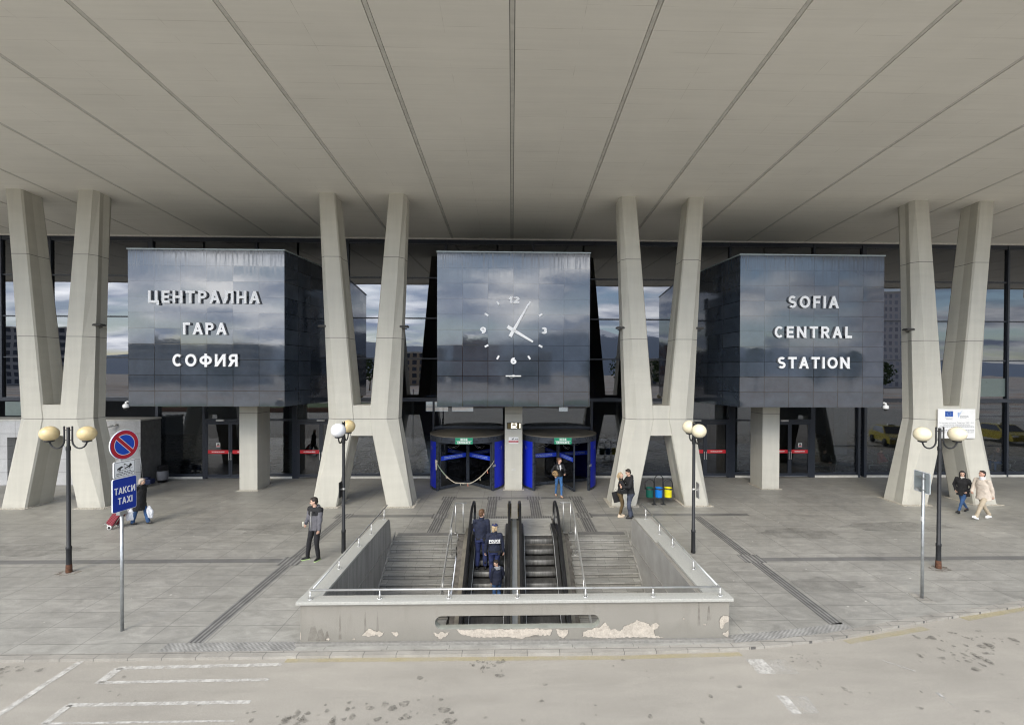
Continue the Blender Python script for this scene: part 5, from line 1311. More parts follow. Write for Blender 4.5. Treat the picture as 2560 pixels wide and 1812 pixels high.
bt = thing('barrier_tape', 'sagging knotted barrier tape tied across the left revolving door', 'barrier tape', (-2.1, 20.4, 1.0))
M['tape'] = simple('pale_tape', (0.42, 0.38, 0.30), .6, var=.35, scale=9); M['tape_red'] = simple('tape_red_end', (0.5, 0.16, 0.10), .6); M['tape_green'] = simple('green_cloth', (0.20, 0.26, 0.19), .8)
pp = []
for k in range(25):
    u = k / 24; x = -3.38 + 2.6 * u; z = 1.36 - 1.12 * math.sin(math.pi * u) ** .85 * (1 - .18 * u) + .05 * u; pp.append(Vector((x, 20.36 - .14 * math.sin(math.pi * u), max(z, .42 + .12 * abs(u - .55)))))
m = MB(); rp = random.Random(9)
for i in range(24):
    wv_ = .05 if i < 5 else .028 + .012 * rp.random()
    a, b = pp[i], pp[i + 1]; m.add([a - Vector((0, .01, wv_)), b - Vector((0, -.01, wv_ * .9)), b + Vector((0, .01, wv_ * .5)), a + Vector((0, 0, wv_ * .5))], [(0, 1, 2, 3)], 2 if i < 4 else 0)
for i in (4, 10, 13, 18, 21): a = pp[i]; m.add([a, a + Vector((.03, -.012, .0)), a + Vector((.05, -.02, -.15)), a + Vector((.01, -.02, -.12))], [(0, 1, 2, 3)], 1 if i % 2 else 0)
m.add([pp[0] + Vector((-.05, -.02, .1)), pp[0] + Vector((.06, -.03, .06)), pp[0] + Vector((.03, -.02, -.35)), pp[0] + Vector((-.02, -.02, -.38))], [(0, 1, 2, 3)], 0)
sub(m, 'tape', [M['tape'], M['tape_red'], M['tape_green']], bt)

# ------------------------------------------------------------------ waste bins
wb = thing('bin_stand', 'black tube stand with three arches holding the waste bins', 'bin stand', (6.02, 18.3, 0))
M['bin_green'] = simple('bin_green', (0.006, 0.10, 0.075), .4); M['bin_blue'] = simple('bin_blue', (0.01, 0.20, 0.68), .4); M['bin_yellow'] = simple('bin_yellow', (0.82, 0.74, 0.02), .4); M['bag'] = simple('bin_liner', (.02, .02, .022), .35)
by = 18.3
for px in (5.83, 6.21):
    m = MB(); m.box((px - .09, by - .09, 0), (px + .09, by + .09, .012)); m.box((px - .022, by - .022, .012), (px + .022, by + .022, .75)); sub(m, 'post', M['iron'], wb)
for x0, x1, zt, zb in ((5.455, 5.825, 1.03, .62), (5.85, 6.19, 1.2, .62), (6.215, 6.585, 1.03, .62)):
    r = (x1 - x0) / 2; cx = (x0 + x1) / 2; m = MB()
    m.tube([(x0, by, zb), (x0, by, zt - r)] + [(cx - r * math.cos(R(15 * k)), by, zt - r + r * math.sin(R(15 * k))) for k in range(1, 12)] + [(x1, by, zt - r), (x1, by, zb)], .02, 8); sub(m, 'arch', M['iron'], wb)
for cx, col, nm in ((5.645, 'bin_green', 'dark green'), (6.02, 'bin_blue', 'bright blue'), (6.405, 'bin_yellow', 'yellow')):
    b = thing('waste_bin', nm + ' waste bin hanging in the black tube stand', 'waste bin', (cx, by, .3), 0, 'coloured waste bins')
    m = MB(); m.lathe([(.0, .0), (.138, .0), (.145, .03), (.155, .37), (.162, .38), (.150, .385), (.14, .04), (0, .04)], (cx, by, .3), 24); sub(m, 'bucket', M[col], b)
    m = MB(); rp = random.Random(int(cx * 10)); rg = []
    for r, z in ((.15, .37), (.166, .385), (.164, .36)): rg.append([(cx + (r + rp.uniform(0, .006)) * math.cos(j * .314), by + (r + rp.uniform(0, .006)) * math.sin(j * .314), .3 + z + (rp.uniform(-.05, .0) if z == .36 else 0)) for j in range(20)])
    m.loft(rg, 0, True, False); m.lathe([(0, .30), (.145, .30)], (cx, by, .3), 16); sub(m, 'liner', M['bag'], b)
# ------------------------------------------------------------------ odds and ends near the glass
cc_ = thing('cleaning_cart', 'blue cleaning cart with a long mop handle beside the stone annex', 'cleaning cart', (-17.0, 21.5, 0))
m = MB(); m.box((-17.3, 21.45, .10), (-16.85, 21.75, .34)); m.box((-17.25, 21.5, .34), (-17.0, 21.7, .42)); sub(m, 'tub', simple('cart_blue', (.008, .018, .07), .5), cc_, bevel=.03)
for x in (-17.2, -16.95): m = MB(); m.tube([(x, 21.36, .06), (x, 21.40, .06)], .06, 12); sub(m, 'wheel', M['black'], cc_)
m = MB(); m.tube([(-17.2, 21.45, .45), (-17.45, 21.6, 1.72)], .014, 8); sub(m, 'mop_handle', M['steel'], cc_)
lb = thing('litter_bin', 'black litter bin with a pale bag in front of the glass by the annex', 'litter bin', (-16.6, 22.2, 0))
m = MB(); m.lathe([(.0, .0), (.2, 0), (.22, .78), (.24, .8), (.2, .8), (.19, .7), (0, .7)], (-17.0, 22.4, 0), 20); sub(m, 'drum', M['black'], lb)
m = MB(); m.lathe([(.215, .12), (.236, .3), (.238, .52), (.228, .56)], (-17.0, 22.4, 0), 20); sub(m, 'bag', simple('pale_bag', (.16, .165, .18), .6), lb)
M['leaf'] = simple('indoor_leaf', (.05, .075, .03), .6); M['pot'] = simple('dark_pot', (.08, .085, .09), .6)
for x, y, lab in ((-7.16, 23.62, 'thin potted plant behind the glass between the trestle legs left of the clock'), (-4.8, 23.66, 'thin potted plant behind the glass beside the left revolving door'), (6.3, 23.66, 'thin potted plant behind the glass above the waste bins'), (-15.8, 23.9, 'tall potted plant behind the glass left of the Cyrillic block pillar')):
    o = thing('potted_plant', lab, 'potted plant', (x, y, 0), 0, 'potted plants in the hall')
    m = MB(); m.lathe([(0, .01), (.15, .01), (.2, .4), (.21, .42), (.18, .42), (.17, .36), (0, .36)], (x, y, 0), 18); sub(m, 'pot', M['pot'], o)
    rp = random.Random(int(x * 7)); m = MB(); mm = MB()
    for s in range(5):
        p = Vector((x + rp.uniform(-.06, .06), y, .36)); P = [p.copy()]
        for k in range(6): p = p + Vector((rp.uniform(-.07, .07), rp.uniform(-.05, .05), .2)); P.append(p.copy())
        m.tube(P, .008, 5)
        for k in range(14):
            q = P[rp.randrange(2, 7)]; d = Vector((rp.uniform(-1, 1), rp.uniform(-1, 1), rp.uniform(-.4, .7))).normalized(); n_ = d.cross(Vector((0, 0, 1))).normalized() * .03; l = rp.uniform(.12, .26)
            mm.add([q, q + d * l * .5 + n_, q + d * l - Vector((0, 0, .04)), q + d * l * .5 - n_], [(0, 1, 2, 3)])
    sub(m, 'stem', M['leaf'], o); sub(mm, 'foliage', M['leaf'], o)
# waiting benches in the hall
def bench(x, y, n, lab):
    o = thing('waiting_bench', lab, 'bench', (x, y, 0), 0, 'metal waiting benches in the hall')
    m = MB(); m.box((x - .3 * n, y - .03, .33), (x + .3 * n, y + .03, .39)); sub(m, 'beam', M['steel'], o)
    for k in range(n):
        cx = x - .3 * n + .3 + .6 * k; m = MB(); m.box((cx - .26, y - .26, .42), (cx + .26, y + .2, .44)); sub(m, 'seat', M['black'], o, bevel=.02)
        m = MB(); m.box((cx - .26, y + .2, .5), (cx + .26, y + .225, .9), 0, Matrix.Translation((0, 0, 0))); sub(m, 'backrest', M['black'], o, bevel=.02)
    for s in (-1, 1):
        cx = x + s * .3 * n; m = MB(); m.tube([(cx, y - .28, .02), (cx, y, .12), (cx, y + .28, .02)], .02, 8); m.tube([(cx, y, .12), (cx, y, .36)], .022, 8); m.tube([(cx, y + .2, .9), (cx, y + .15, .62), (cx, y - .2, .64), (cx, y - .27, .56), (cx, y - .2, .44), (cx, y, .4)], .015, 8); sub(m, 'leg', M['steel'], o)
bench(16.95, 24.2, 2, 'metal bench behind the glass right of the SOFIA block pillar'); bench(20.3, 24.4, 2, 'metal bench with the person in red, behind the glass'); bench(27.3, 24.6, 2, 'metal bench behind the glass right of the rightmost trestle')
# ------------------------------------------------------------------ the square behind the camera (seen mirrored in the glass)
t = MT('mountain', (0.20, 0.25, 0.33), .95); sz = t.n('ShaderNodeSeparateXYZ'); t.l(t.co('World'), sz.inputs[0])  # distance haze is put into this pale blue base colour
snow = t.ramp(t.math('ADD', t.math('DIVIDE', sz.outputs['Z'], 420.0), t.math('MULTIPLY', t.noise(t.co('World'), .006, 6, .7), .5)), [(.98, 0), (1.12, 1)])
t.base(t.mix(snow, t._c if t._c else (0.20, 0.25, 0.33), (0.75, 0.78, 0.84))); M['mountain'] = t.m
m = MB(); n = 70
rows = []
for j, (yy, hf) in enumerate(((-2600, 0), (-2900, .35), (-3300, .8), (-3700, 1.0), (-4300, .6))):
    r = []
    for i in range(n + 1):
        x = -5200 + 10400 * i / n
        h = (210 + 150 * math.exp(-((x - 700) / 900) ** 2) + 60 * math.exp(-((x + 1500) / 700) ** 2)) * max(0, 1 - abs(x / 5600) ** 2.2)
        r.append((x, yy, -1 + hf * h * (1 + .22 * noise.noise(Vector((x / 420, j * .9, 3)))) ))
    rows.append(r)
m.loft(rows, 0, True, False, False)
o = m.build('hills', M['mountain']); tag(o, kind='structure')
o.data.flip_normals()
M['foliage'] = simple('tree_foliage', (0.055, 0.085, 0.03), .8, var=.5, scale=1.2, kind='World'); M['bark'] = simple('bark', (.09, .07, .05), .9)
def tree(x, y, h, lab, seed):
    o = thing('tree', lab, 'tree', (x, y, 0), 0, 'trees across the square')
    rp = random.Random(seed); m = MB(); m.tube([(x, y, 0), (x + .1, y, h * .3), (x, y + .1, h * .55)], [.22, .16, .08], 8)
    for k in range(5): a = rp.random() * 6.3; m.tube([(x, y, h * .35), (x + h * .2 * math.cos(a), y + h * .2 * math.sin(a), h * .62)], [.09, .03], 6)
    sub(m, 'trunk', M['bark'], o); m = MB()
    for k in range(420):
        a = rp.random() * 6.3; u = rp.random() ** .5; z = rp.uniform(-1, 1); rr_ = h * .3 * u * math.sqrt(max(0, 1 - z * z)) * (1 + .3 * math.sin(3 * a + seed)); c = Vector((x + rr_ * math.cos(a), y + rr_ * math.sin(a), h * .66 + h * .33 * z))
        d = Vector((rp.gauss(0, 1), rp.gauss(0, 1), rp.gauss(0, 1))).normalized(); e = d.orthogonal().normalized(); s = rp.uniform(.25, .55); f = d.cross(e)
        m.add([c + e * s, c + f * s * .8, c - e * s, c - f * s * .7], [(0, 1, 2, 3)])
    sub(m, 'crown', M['foliage'], o)
rp = random.Random(12)
for k, (x, y, h) in enumerate(((-70, -75, 9), (-58, -82, 8), (-44, -95, 10), (22, -88, 9), (34, -92, 11), (43, -84, 10), (56, -80, 10), (66, -86, 12), (80, -80, 9), (92, -85, 11), (104, -78, 9), (-20, -110, 9), (5, -105, 8))):
    tree(x, y, h, ('broad' if k % 2 else 'rounded') + ' green tree across the square, mirrored in the glass', k)
def facade_mat(name, wall, win, bw, rh):
    t = MT(name, wall, .8); bk = t.n('ShaderNodeTexBrick'); bk.offset = 0
    sp_ = t.n('ShaderNodeSeparateXYZ'); t.l(t.co('World'), sp_.inputs[0]); cm_ = t.n('ShaderNodeCombineXYZ'); t.l(sp_.outputs['X'], cm_.inputs[0]); t.l(sp_.outputs['Z'], cm_.inputs[1])
    for k, v in (('Scale', 1.0), ('Mortar Size', .62), ('Mortar Smooth', 0.0), ('Brick Width', bw), ('Row Height', rh)): bk.inputs[k].default_value = v
    bk.inputs['Color1'].default_value = (*win, 1); bk.inputs['Color2'].default_value = (*[c * 1.6 for c in win], 1); bk.inputs['Mortar'].default_value = (*wall, 1); t.l(cm_.outputs[0], bk.inputs['Vector']); t.base(bk.outputs['Color']); return t.m
def block(x0, x1, y, h, lab, wall, win=(.05, .06, .08), bw=3.2, rh=3.1, name='apartment_building'):
    o = thing(name, lab, 'building', ((x0 + x1) / 2, y, 0), 0, 'buildings across the square')
    m = MB(); m.box((x0, y - 14, 0), (x1, y, h)); sub(m, 'wall', facade_mat('facade', wall, win, bw, rh), o)
    m = MB(); m.box((x0 - .3, y - 14.3, h), (x1 + .3, y + .3, h + .6)); m.box((x0 + 2, y - 8, h + .6), (x0 + 6, y - 5, h + 2.8)); sub(m, 'roof', M['batten'], o)
block(157, 178, -150, 42, 'pale hotel tower mirrored in the glass beside the right block', (.62, .60, .62), (.30, .31, .36), 2.6, 3.0, 'hotel_tower')
block(-64, -34, -170, 15, 'ochre apartment block mirrored beside the leftmost trestle', (.42, .33, .24)); block(-30, -6, -180, 19, 'reddish apartment block mirrored left of the clock', (.40, .24, .18))
block(-4, 18, -185, 14, 'grey apartment block mirrored behind the clock', (.40, .39, .38)); block(60, 100, -190, 13, 'beige apartment block mirrored right of the clock', (.45, .40, .33)); block(-150, -100, -140, 16, 'white apartment block mirrored at the far left', (.55, .54, .52)); block(-230, -185, -150, 24, 'tall grey slab block mirrored at the far left', (.42, .42, .44))
for i, (x0, y0, x1, y1) in enumerate(((-62, -27, -22, -17), (-14, -36, 22, -26))):
    o = thing('lawn_bed', ('long' if i else 'wide') + ' raised lawn bed with a red brick edge on the square', 'planting bed', ((x0 + x1) / 2, (y0 + y1) / 2, 0))
    m = MB(); m.box((x0, y0, -.09), (x1, y1, .55)); sub(m, 'edge', simple('bed_brick', (.32, .17, .11), .8, kind='World'), o); m = MB(); m.box((x0 + .4, y0 + .4, .5), (x1 - .4, y1 - .4, .62)); sub(m, 'lawn', simple('lawn', (.09, .14, .04), .9, var=.4, kind='World'), o)
M['taxi'] = simple('taxi_yellow', (.42, .34, .03), .3, var=.05); M['carglass'] = simple('car_glass', (.02, .02, .025), .08); M['tyre'] = simple('tyre', (.015, .015, .015), .8)
def taxi(x, y, rz, lab):
    o = thing('taxi', lab, 'taxi', (x, y, ZR), rz, 'yellow taxis waiting on the road')
    m = MB(); prof = [(-2.1, .35), (-2.15, .75), (-1.9, .92), (-1.25, .98), (1.2, .95), (1.95, .82), (2.15, .62), (2.12, .32)]
    m.loft([[(px * s, -sd * .86 * s2, z) for px, z in prof] for sd, s, s2 in ((-1, .97, .93), (-.93, 1, 1), (.93, 1, 1), (1, .97, .93))], 0, False, True); m.loft([[(px, sd * w_, z) for px, z, w_ in ((-1.75, .96, .78), (-1.25, 1.44, .62), (.25, 1.46, .62), (1.15, .95, .78))] for sd in (-1, 1)], 0, False, True); m.build('body', M['taxi'], o, bevel=.05)
    m = MB(); m.quad((1.13, -.7, .98), (1.13, .7, .98), (.33, .58, 1.43), (.33, -.58, 1.43)); m.quad((-1.72, -.7, 1.0), (-1.31, -.58, 1.4), (-1.31, .58, 1.4), (-1.72, .7, 1.0))
    for s in (-1, 1): m.add([(-1.5, s * .785, 1.0), (.95, s * .785, 1.0), (.25, s * .64, 1.4), (-1.2, s * .64, 1.4)], [(0, 1, 2, 3)])
    m.build('window', M['carglass'], o); m = MB(); m.box((-.3, -.2, 1.46), (-.05, .2, 1.6)); m.build('roof_light', M['sign_white'], o)
    for sx in (-1.3, 1.35):
        for sy in (-.8, .8): m = MB(); m.tube([(sx, sy - .1, .31), (sx, sy + .1, .31)], .31, 16); m.build('wheel', M['tyre'], o)
    for s in (-1, 1): m = MB(); m.box((2.05, s * .6 - .18, .62), (2.14, s * .6 + .18, .76)); m.build('headlight', M['sign_white'], o)
taxi(29.3, 12.2, R(112), 'yellow taxi mirrored in the glass beside the rightmost trestle'); taxi(39.5, 11.0, R(105), 'yellow taxi mirrored at the right edge of the glass')
# ------------------------------------------------------------------ people
def V(*a): return Vector(a if len(a) == 3 else a[0])
def capsule(mb, a, b, ra, rb, seg=14):
    a, b = V(a), V(b); d = b - a; L = d.length
    if L < 1e-5: d = V(0, 0, 1); L = 1e-5
    t = d / L; u = t.orthogonal().normalized(); v = t.cross(u)
    rings = []
    for k in range(1, 5): an = math.pi / 2 * k / 4; rings.append((a - t * ra * math.cos(an), ra * math.sin(an)))
    for k in range(4, 0, -1): an = math.pi / 2 * k / 4; rings.append((b + t * rb * math.cos(an), rb * math.sin(an)))
    mb.loft([[c + (u * math.cos(2 * math.pi * j / seg) + v * math.sin(2 * math.pi * j / seg)) * r for j in range(seg)] for c, r in rings], 0, True, True)
def ellip(mb, c, r, rot=None, seg=18, ring=12):
    q = Matrix.Translation(V(c)) @ (rot.to_4x4() if rot is not None else Matrix.Identity(4)) @ Matrix.Diagonal((*r, 1))
    mb.ball((0, 0, 0), 1, seg, ring, M=q)
def tors(mb, rings, seg=22):
    """rings: (centre, rx, ry, yaw in degrees) from bottom to top"""
    mb.loft([[V(c) + Matrix.Rotation(R(yw), 3, 'Z') @ V(rx * math.cos(2 * math.pi * j / seg), ry * math.sin(2 * math.pi * j / seg), 0) for j in range(seg)] for c, rx, ry, yw in rings], 0, True, True)
def solid(mb, name, mat, parent, vox=.011, it=4, wr=0.0, frq=9, seed=0):
    """union the pieces into one continuous skin (voxel remesh) and smooth it"""
    o = mb.build(name, mat)
    r = o.modifiers.new('remesh', 'REMESH'); r.mode = 'VOXEL'; r.voxel_size = vox; r.use_smooth_shade = True
    if it: s = o.modifiers.new('smooth', 'SMOOTH'); s.iterations = it; s.factor = .5
    dg = bpy.context.evaluated_depsgraph_get(); dg.update()
    me = bpy.data.meshes.new_from_object(o.evaluated_get(dg)); o.modifiers.clear(); old = o.data; o.data = me; bpy.data.meshes.remove(old); me.name = name
    if wr:
        no = [v.normal.copy() for v in me.vertices]
        for v, n_ in zip(me.vertices, no): v.co += n_ * wr * (noise.noise(V(v.co.x * frq, v.co.y * frq, v.co.z * frq * .8 + seed)) + .5 * noise.noise(V(v.co.x * frq * 2.3, v.co.y * frq * 2.3, v.co.z * frq * 2 + seed)))
    for p in me.polygons: p.use_smooth = True
    if not me.materials: me.materials.append(mat)
    o.parent = parent
    return o
def ik(a, b, l1, l2, pole):
    a, b = V(a), V(b); d = b - a; L = min(d.length, (l1 + l2) * .999); t = d.normalized(); p = V(pole); p = (p - t * p.dot(t)).normalized()
    x = (l1 * l1 - l2 * l2 + L * L) / (2 * L); h = math.sqrt(max(0, l1 * l1 - x * x))
    return a + t * x + p * h, a + t * L
SKIN = {}
def skin(c, name):
    if name not in SKIN:
        t = MT(name, c, .5); t.tint(t.noise(t.co('Object'), 14, 4), .93, 1.06); t.b.inputs['Subsurface Weight'].default_value = .12; t.b.inputs['Subsurface Radius'].default_value = (.02, .008, .005); SKIN[name] = t.m
    return SKIN[name]
def cloth(name, c, rough=.85, var=.22, scale=9): return simple(name, c, rough, 0, var, scale, .25)
class Person:
    def __init__(s, label, loc, rz, h=1.75, pel=(0, 0), chest=(0, 0), twist=0, feet=None, hands=None, elbow=None, head=(0, 0, 0), pz=None, hip=.095, sh=.185, fem=False, knee=None, group=None, fat=1.0, skin_c=(.56, .35, .26), lean=0.0):
        k = h / 1.75; s.k = k; s.root = thing('person', label, 'person', loc, R(rz), group); s.fem = fem; s.fat = fat
        S_ = lambda *p: V(*p) * k
        s.P = S_(pel[0], pel[1], pz if pz else .945); s.C = s.P + S_(chest[0], chest[1], .34); s.N = s.C + S_(chest[0] * .3, chest[1] * .3 + .01, .20); s.tw = twist
        tw = Matrix.Rotation(R(twist), 3, 'Z')
        s.SR = s.C + tw @ S_(-sh, .01, .135); s.SL = s.C + tw @ S_(sh, .01, .135)
        s.HR = s.P + S_(-hip, 0, -.02); s.HL = s.P + S_(hip, 0, -.02)
        feet = feet or [(-.11, 0, 0, 8), (.11, 0, 0, -8)]
        s.feet = []
        for f, hp, sg, i in ((feet[0], s.HR, -1, 0), (feet[1], s.HL, 1, 1)):
            ank = S_(f[0], f[1] + .02, f[2] + .085); lift = f[4] if len(f) > 4 else 0
            fd = Matrix.Rotation(R(f[3]), 3, 'Z') @ V(0, -1, 0)
            kp = knee[i] if knee else (fd.x * .8, -1, .1)
            kn, ank = ik(hp, ank, .43 * k, .43 * k, kp)
            s.feet.append((kn, ank, fd, lift))
        hands = hands or [(-.25, -.04, .84), (.25, -.04, .84)]
        elbow = elbow or [(-.35, 1, -.2), (.35, 1, -.2)]
        s.arms = []
        for hnd, shd, el in ((hands[0], s.SR, elbow[0]), (hands[1], s.SL, elbow[1])):
            e, wv_ = ik(shd, S_(*hnd[:3]), .285 * k, .25 * k, el); s.arms.append((shd, e, wv_))
        s.hm = Matrix.Rotation(R(head[0]), 3, 'Z') @ Matrix.Rotation(R(head[1]), 3, 'X') @ Matrix.Rotation(R(head[2]), 3, 'Y')
        s.H = s.N + S_(0, -.005, .055) + s.hm @ S_(0, -.018, .105)
        s.skin = skin(skin_c, 'skin_%d' % int(skin_c[0] * 1000))
        s.curl = [h_[3] if len(h_) > 3 else .55 for h_ in hands]
        s.body()
    def hp(s, x, y, z): return s.H + s.hm @ (V(x, y, z) * s.k)
    def hand(s, mb, i):
        sh, e, w_ = s.arms[i]; k = s.k; t = (w_ - e).normalized(); side = (V(1, 0, 0) if i == 0 else V(-1, 0, 0)); side = (side - t * side.dot(t)).normalized(); up = t.cross(side)
        c = s.curl[i]; sg = 1 if i == 0 else -1
        fw = up * (1 if up.y < 0 or abs(up.y) < .2 and up.z > 0 else -1)               # thumb side: forward
        for u in (-.02, .0, .02): capsule(mb, w_ + t * .01 * k + fw * u * .8 * k, w_ + t * .085 * k + fw * u * k, .016 * k, .014 * k, 8)
        for q, (u, l) in enumerate(((-.030, .055), (-.010, .068), (.010, .074), (.030, .066))):
            b = w_ + t * .085 * k + fw * u * k; d1 = (t * math.cos(c) + side * math.sin(c)); d2 = (t * math.cos(c * 2.1) + side * math.sin(c * 2.1)); m_ = b + d1 * l * .52 * k
            capsule(mb, b, m_, .0095 * k, .0088 * k, 7); capsule(mb, m_, m_ + d2 * l * .5 * k, .0088 * k, .0075 * k, 7)
        b = w_ + t * .03 * k + fw * .028 * k; m_ = b + (fw * .7 + t * .7 + side * .3).normalized() * .036 * k; capsule(mb, b, m_, .012 * k, .010 * k, 7); capsule(mb, m_, m_ + (t * .85 + side * .5).normalized() * .03 * k, .010 * k, .008 * k, 7)
    def body(s):
        k = s.k; f = s.fat; mb = MB()
        tors(mb, [(s.P - V(0, 0, .08) * k, .10 * k, .07 * k, 0), (s.P, .125 * k, .08 * k, 0), ((s.P + s.C) / 2, .105 * k, .075 * k, s.tw / 2), (s.C, .13 * k, .085 * k, s.tw), (s.C + V(0, 0, .11) * k, .13 * k, .07 * k, s.tw), (s.N - V(0, 0, .015) * k, .07 * k, .06 * k, s.tw)])
        capsule(mb, s.N - V(0, 0, .05) * k, s.N + (s.H - s.N) * .7, .056 * k, .052 * k)
        for i, (sh, e, w_) in enumerate(s.arms):
            capsule(mb, sh, e, .05 * k, .04 * k); capsule(mb, e, w_, .04 * k, .026 * k); s.hand(mb, i)
        for hp_, (kn, an, fd, lift) in zip((s.HR, s.HL), s.feet):
            capsule(mb, hp_, kn, .066 * k, .044 * k); capsule(mb, kn, an, .044 * k, .031 * k); capsule(mb, an - V(0, 0, .03) * k, an + fd * .13 * k + V(0, 0, lift - .055) * k, .035 * k, .03 * k)
        # head: skull, jaw, brow, nose, lips, ears
        for c, r in (((0, .012, .03), (.074, .093, .088)), ((0, -.022, -.03), (.062, .068, .078)), ((0, -.042, -.082), (.034, .034, .026)), ((0, -.062, .028), (.055, .024, .028)), ((-.033, -.06, -.022), (.026, .022, .022)), ((.033, -.06, -.022), (.026, .022, .022)), ((-.077, .01, -.008), (.009, .017, .028)), ((.077, .01, -.008), (.009, .017, .028))):
            ellip(mb, s.hp(*c), V(*r) * k, s.hm)
        capsule(mb, s.hp(0, -.082, .012), s.hp(0, -.103, -.022), .009 * k, .013 * k, 8); capsule(mb, s.hp(-.02, -.079, -.052), s.hp(.02, -.079, -.052), .008 * k, .008 * k, 8)
        s.bodyo = solid(mb, 'body', s.skin, s.root, .0085 * k, 3)
        for x in (-.031, .031):
            m_ = MB(); ellip(m_, s.hp(x, -.0815, .006), V(.012, .007, .008) * k, s.hm, 10, 8); m_.build('eye', M['eye'], s.root)
            m_ = MB(); capsule(m_, s.hp(x - .016, -.088, .026), s.hp(x + .016, -.088, .026), .0042 * k, .0042 * k, 6); m_.build('eyebrow', M['brow'], s.root)
    def hair(s, mat, style='short', name='hair'):
        k = s.k; mb = MB()
        ellip(mb, s.hp(0, .022, .048), V(.081, .094, .086) * k, s.hm); ellip(mb, s.hp(0, .045, -.005), V(.074, .07, .085) * k, s.hm)
        ellip(mb, s.hp(0, -.028, .095), V(.062, .05, .03) * k, s.hm)
        if style == 'pony': capsule(mb, s.hp(0, .10, .05), s.hp(0, .14, .0), .03 * k, .036 * k); capsule(mb, s.hp(0, .14, .0), s.hp(0, .13, -.17), .036 * k, .016 * k)
        if style == 'bun': ellip(mb, s.hp(0, .11, .05), V(.04, .04, .04) * k, s.hm); capsule(mb, s.hp(0, .1, .02), s.hp(0, .12, -.1), .03 * k, .015 * k)
        if style == 'long':
            for x in (-.07, .07): capsule(mb, s.hp(x, .01, .04), s.hp(x * 1.1, .02, -.17), .035 * k, .03 * k)
            capsule(mb, s.hp(0, .07, .03), s.hp(0, .09, -.24), .075 * k, .055 * k)
        if style == 'bob':
            for x in (-.065, .065): capsule(mb, s.hp(x, .02, .03), s.hp(x, .03, -.07), .032 * k, .028 * k)
            capsule(mb, s.hp(0, .06, .02), s.hp(0, .07, -.09), .07 * k, .05 * k)
        return solid(mb, name, mat, s.root, .009 * k, 2, .004, 30)
    def top(s, mat, hem=.86, r=1.0, flare=1.0, name='jacket', wr=.013, collar=None, sleeve=True, cuff=0.0, bust=None):
        k = s.k; f = s.fat; mb = MB(); hz = hem * k; hc = V(s.P.x, s.P.y, hz); up = (s.P + s.C) / 2
        rg = [(hc, .178 * k * r * f * flare, .128 * k * r * f * flare, s.tw * .3)]
        if hz < s.P.z - .05: rg.append((s.P, .172 * k * r * f * (1 + (flare - 1) * .4), .125 * k * r * f, s.tw * .3))
        w0 = .145 if s.fem else .162
        rg += [(up, w0 * k * r * f, .115 * k * r * f, s.tw * .6), (s.C, .172 * k * r * f, .122 * k * r * f, s.tw), (s.C + V(0, 0, .10) * k, .168 * k * r, .102 * k * r, s.tw), (s.C + V(0, 0, .165) * k, .12 * k * r, .075 * k, s.tw), (s.N + V(0, 0, .015) * k, .072 * k, .068 * k, s.tw)]
        tors(mb, rg)
        if s.fem:
            for x in (-.07, .07): ellip(mb, s.C + Matrix.Rotation(R(s.tw), 3, 'Z') @ (V(x, -.085, .02) * k), V(.06, .05, .06) * k)
        if sleeve:
            for sh, e, w_ in s.arms:
                capsule(mb, sh + V(0, 0, -.005), e, .068 * k * r, .058 * k * r); capsule(mb, e, w_ - (w_ - e).normalized() * .01 * k, .056 * k * r, .043 * k * r); capsule(mb, s.N - V(0, 0, .06) * k, sh, .06 * k, .062 * k * r)
        o = solid(mb, name, mat, s.root, .0105 * k, 3, wr, 9)
        if collar is not None: s.collar(collar)
        return o
    def collar(s, mat, r=.078, h=.055, name='collar'):
        k = s.k; m_ = MB(); b = s.N + V(0, 0, .0) * k; d = (s.H - s.N).normalized()
        rg = []
        for z, rr_ in ((-.025, r + .016), (h * .5, r), (h, r + .003), (h, r - .008), (0, r - .012)):
            rg.append([b + d * z * k + V(rr_ * math.cos(2 * math.pi * j / 18) * k, rr_ * .95 * math.sin(2 * math.pi * j / 18) * k, (.012 if math.sin(2 * math.pi * j / 18) > 0 else -.006) * k) for j in range(18)])
        m_.loft(rg, 0, True, False); return m_.build(name, mat, s.root)
    def hood(s, mat):
        k = s.k; mb = MB(); b = s.N + V(0, .075, -.015) * k
        for a in range(0, 200, 20): an = R(-10 + a); p = s.N + V(.098 * math.cos(an), .095 * math.sin(an) + .012, .012 + .02 * math.sin(an)) * k; capsule(mb, p, p + V(0, .004, -.015) * k, .03 * k, .034 * k, 8)
        capsule(mb, b + V(-.05, .01, -.02) * k, b + V(.05, .01, -.02) * k, .05 * k, .05 * k); return solid(mb, 'hood', mat, s.root, .011 * k, 3, .006)
    def pants(s, mat, r=1.0, top=.97, name='trousers', low=0.0, wr=.010, fl=0.0):
        k = s.k; f = s.fat; mb = MB()
        tors(mb, [(s.P + V(0, 0, -.10) * k, .14 * k * r * f, .105 * k * r * f, 0), (s.P + V(0, .004, -.02) * k, .165 * k * r * f, .117 * k * r * f, 0), (s.P + V(0, 0, .06) * k, .15 * k * f, .105 * k * f, 0)])
        for hp_, (kn, an, fd, l) in zip((s.HR, s.HL), s.feet):
            capsule(mb, hp_ - V(0, 0, .03) * k, kn, .093 * k * r, .066 * k * r); e = an + (kn - an).normalized() * (.0 + low) * k; capsule(mb, kn, e, .064 * k * r, (.048 + fl) * k * r)
        for x in (-1, 1): ellip(mb, s.P + V(x * .07, .06, -.06) * k, V(.075, .06, .085) * k * r)
        return solid(mb, name, mat, s.root, .0105 * k, 3, wr, 10)
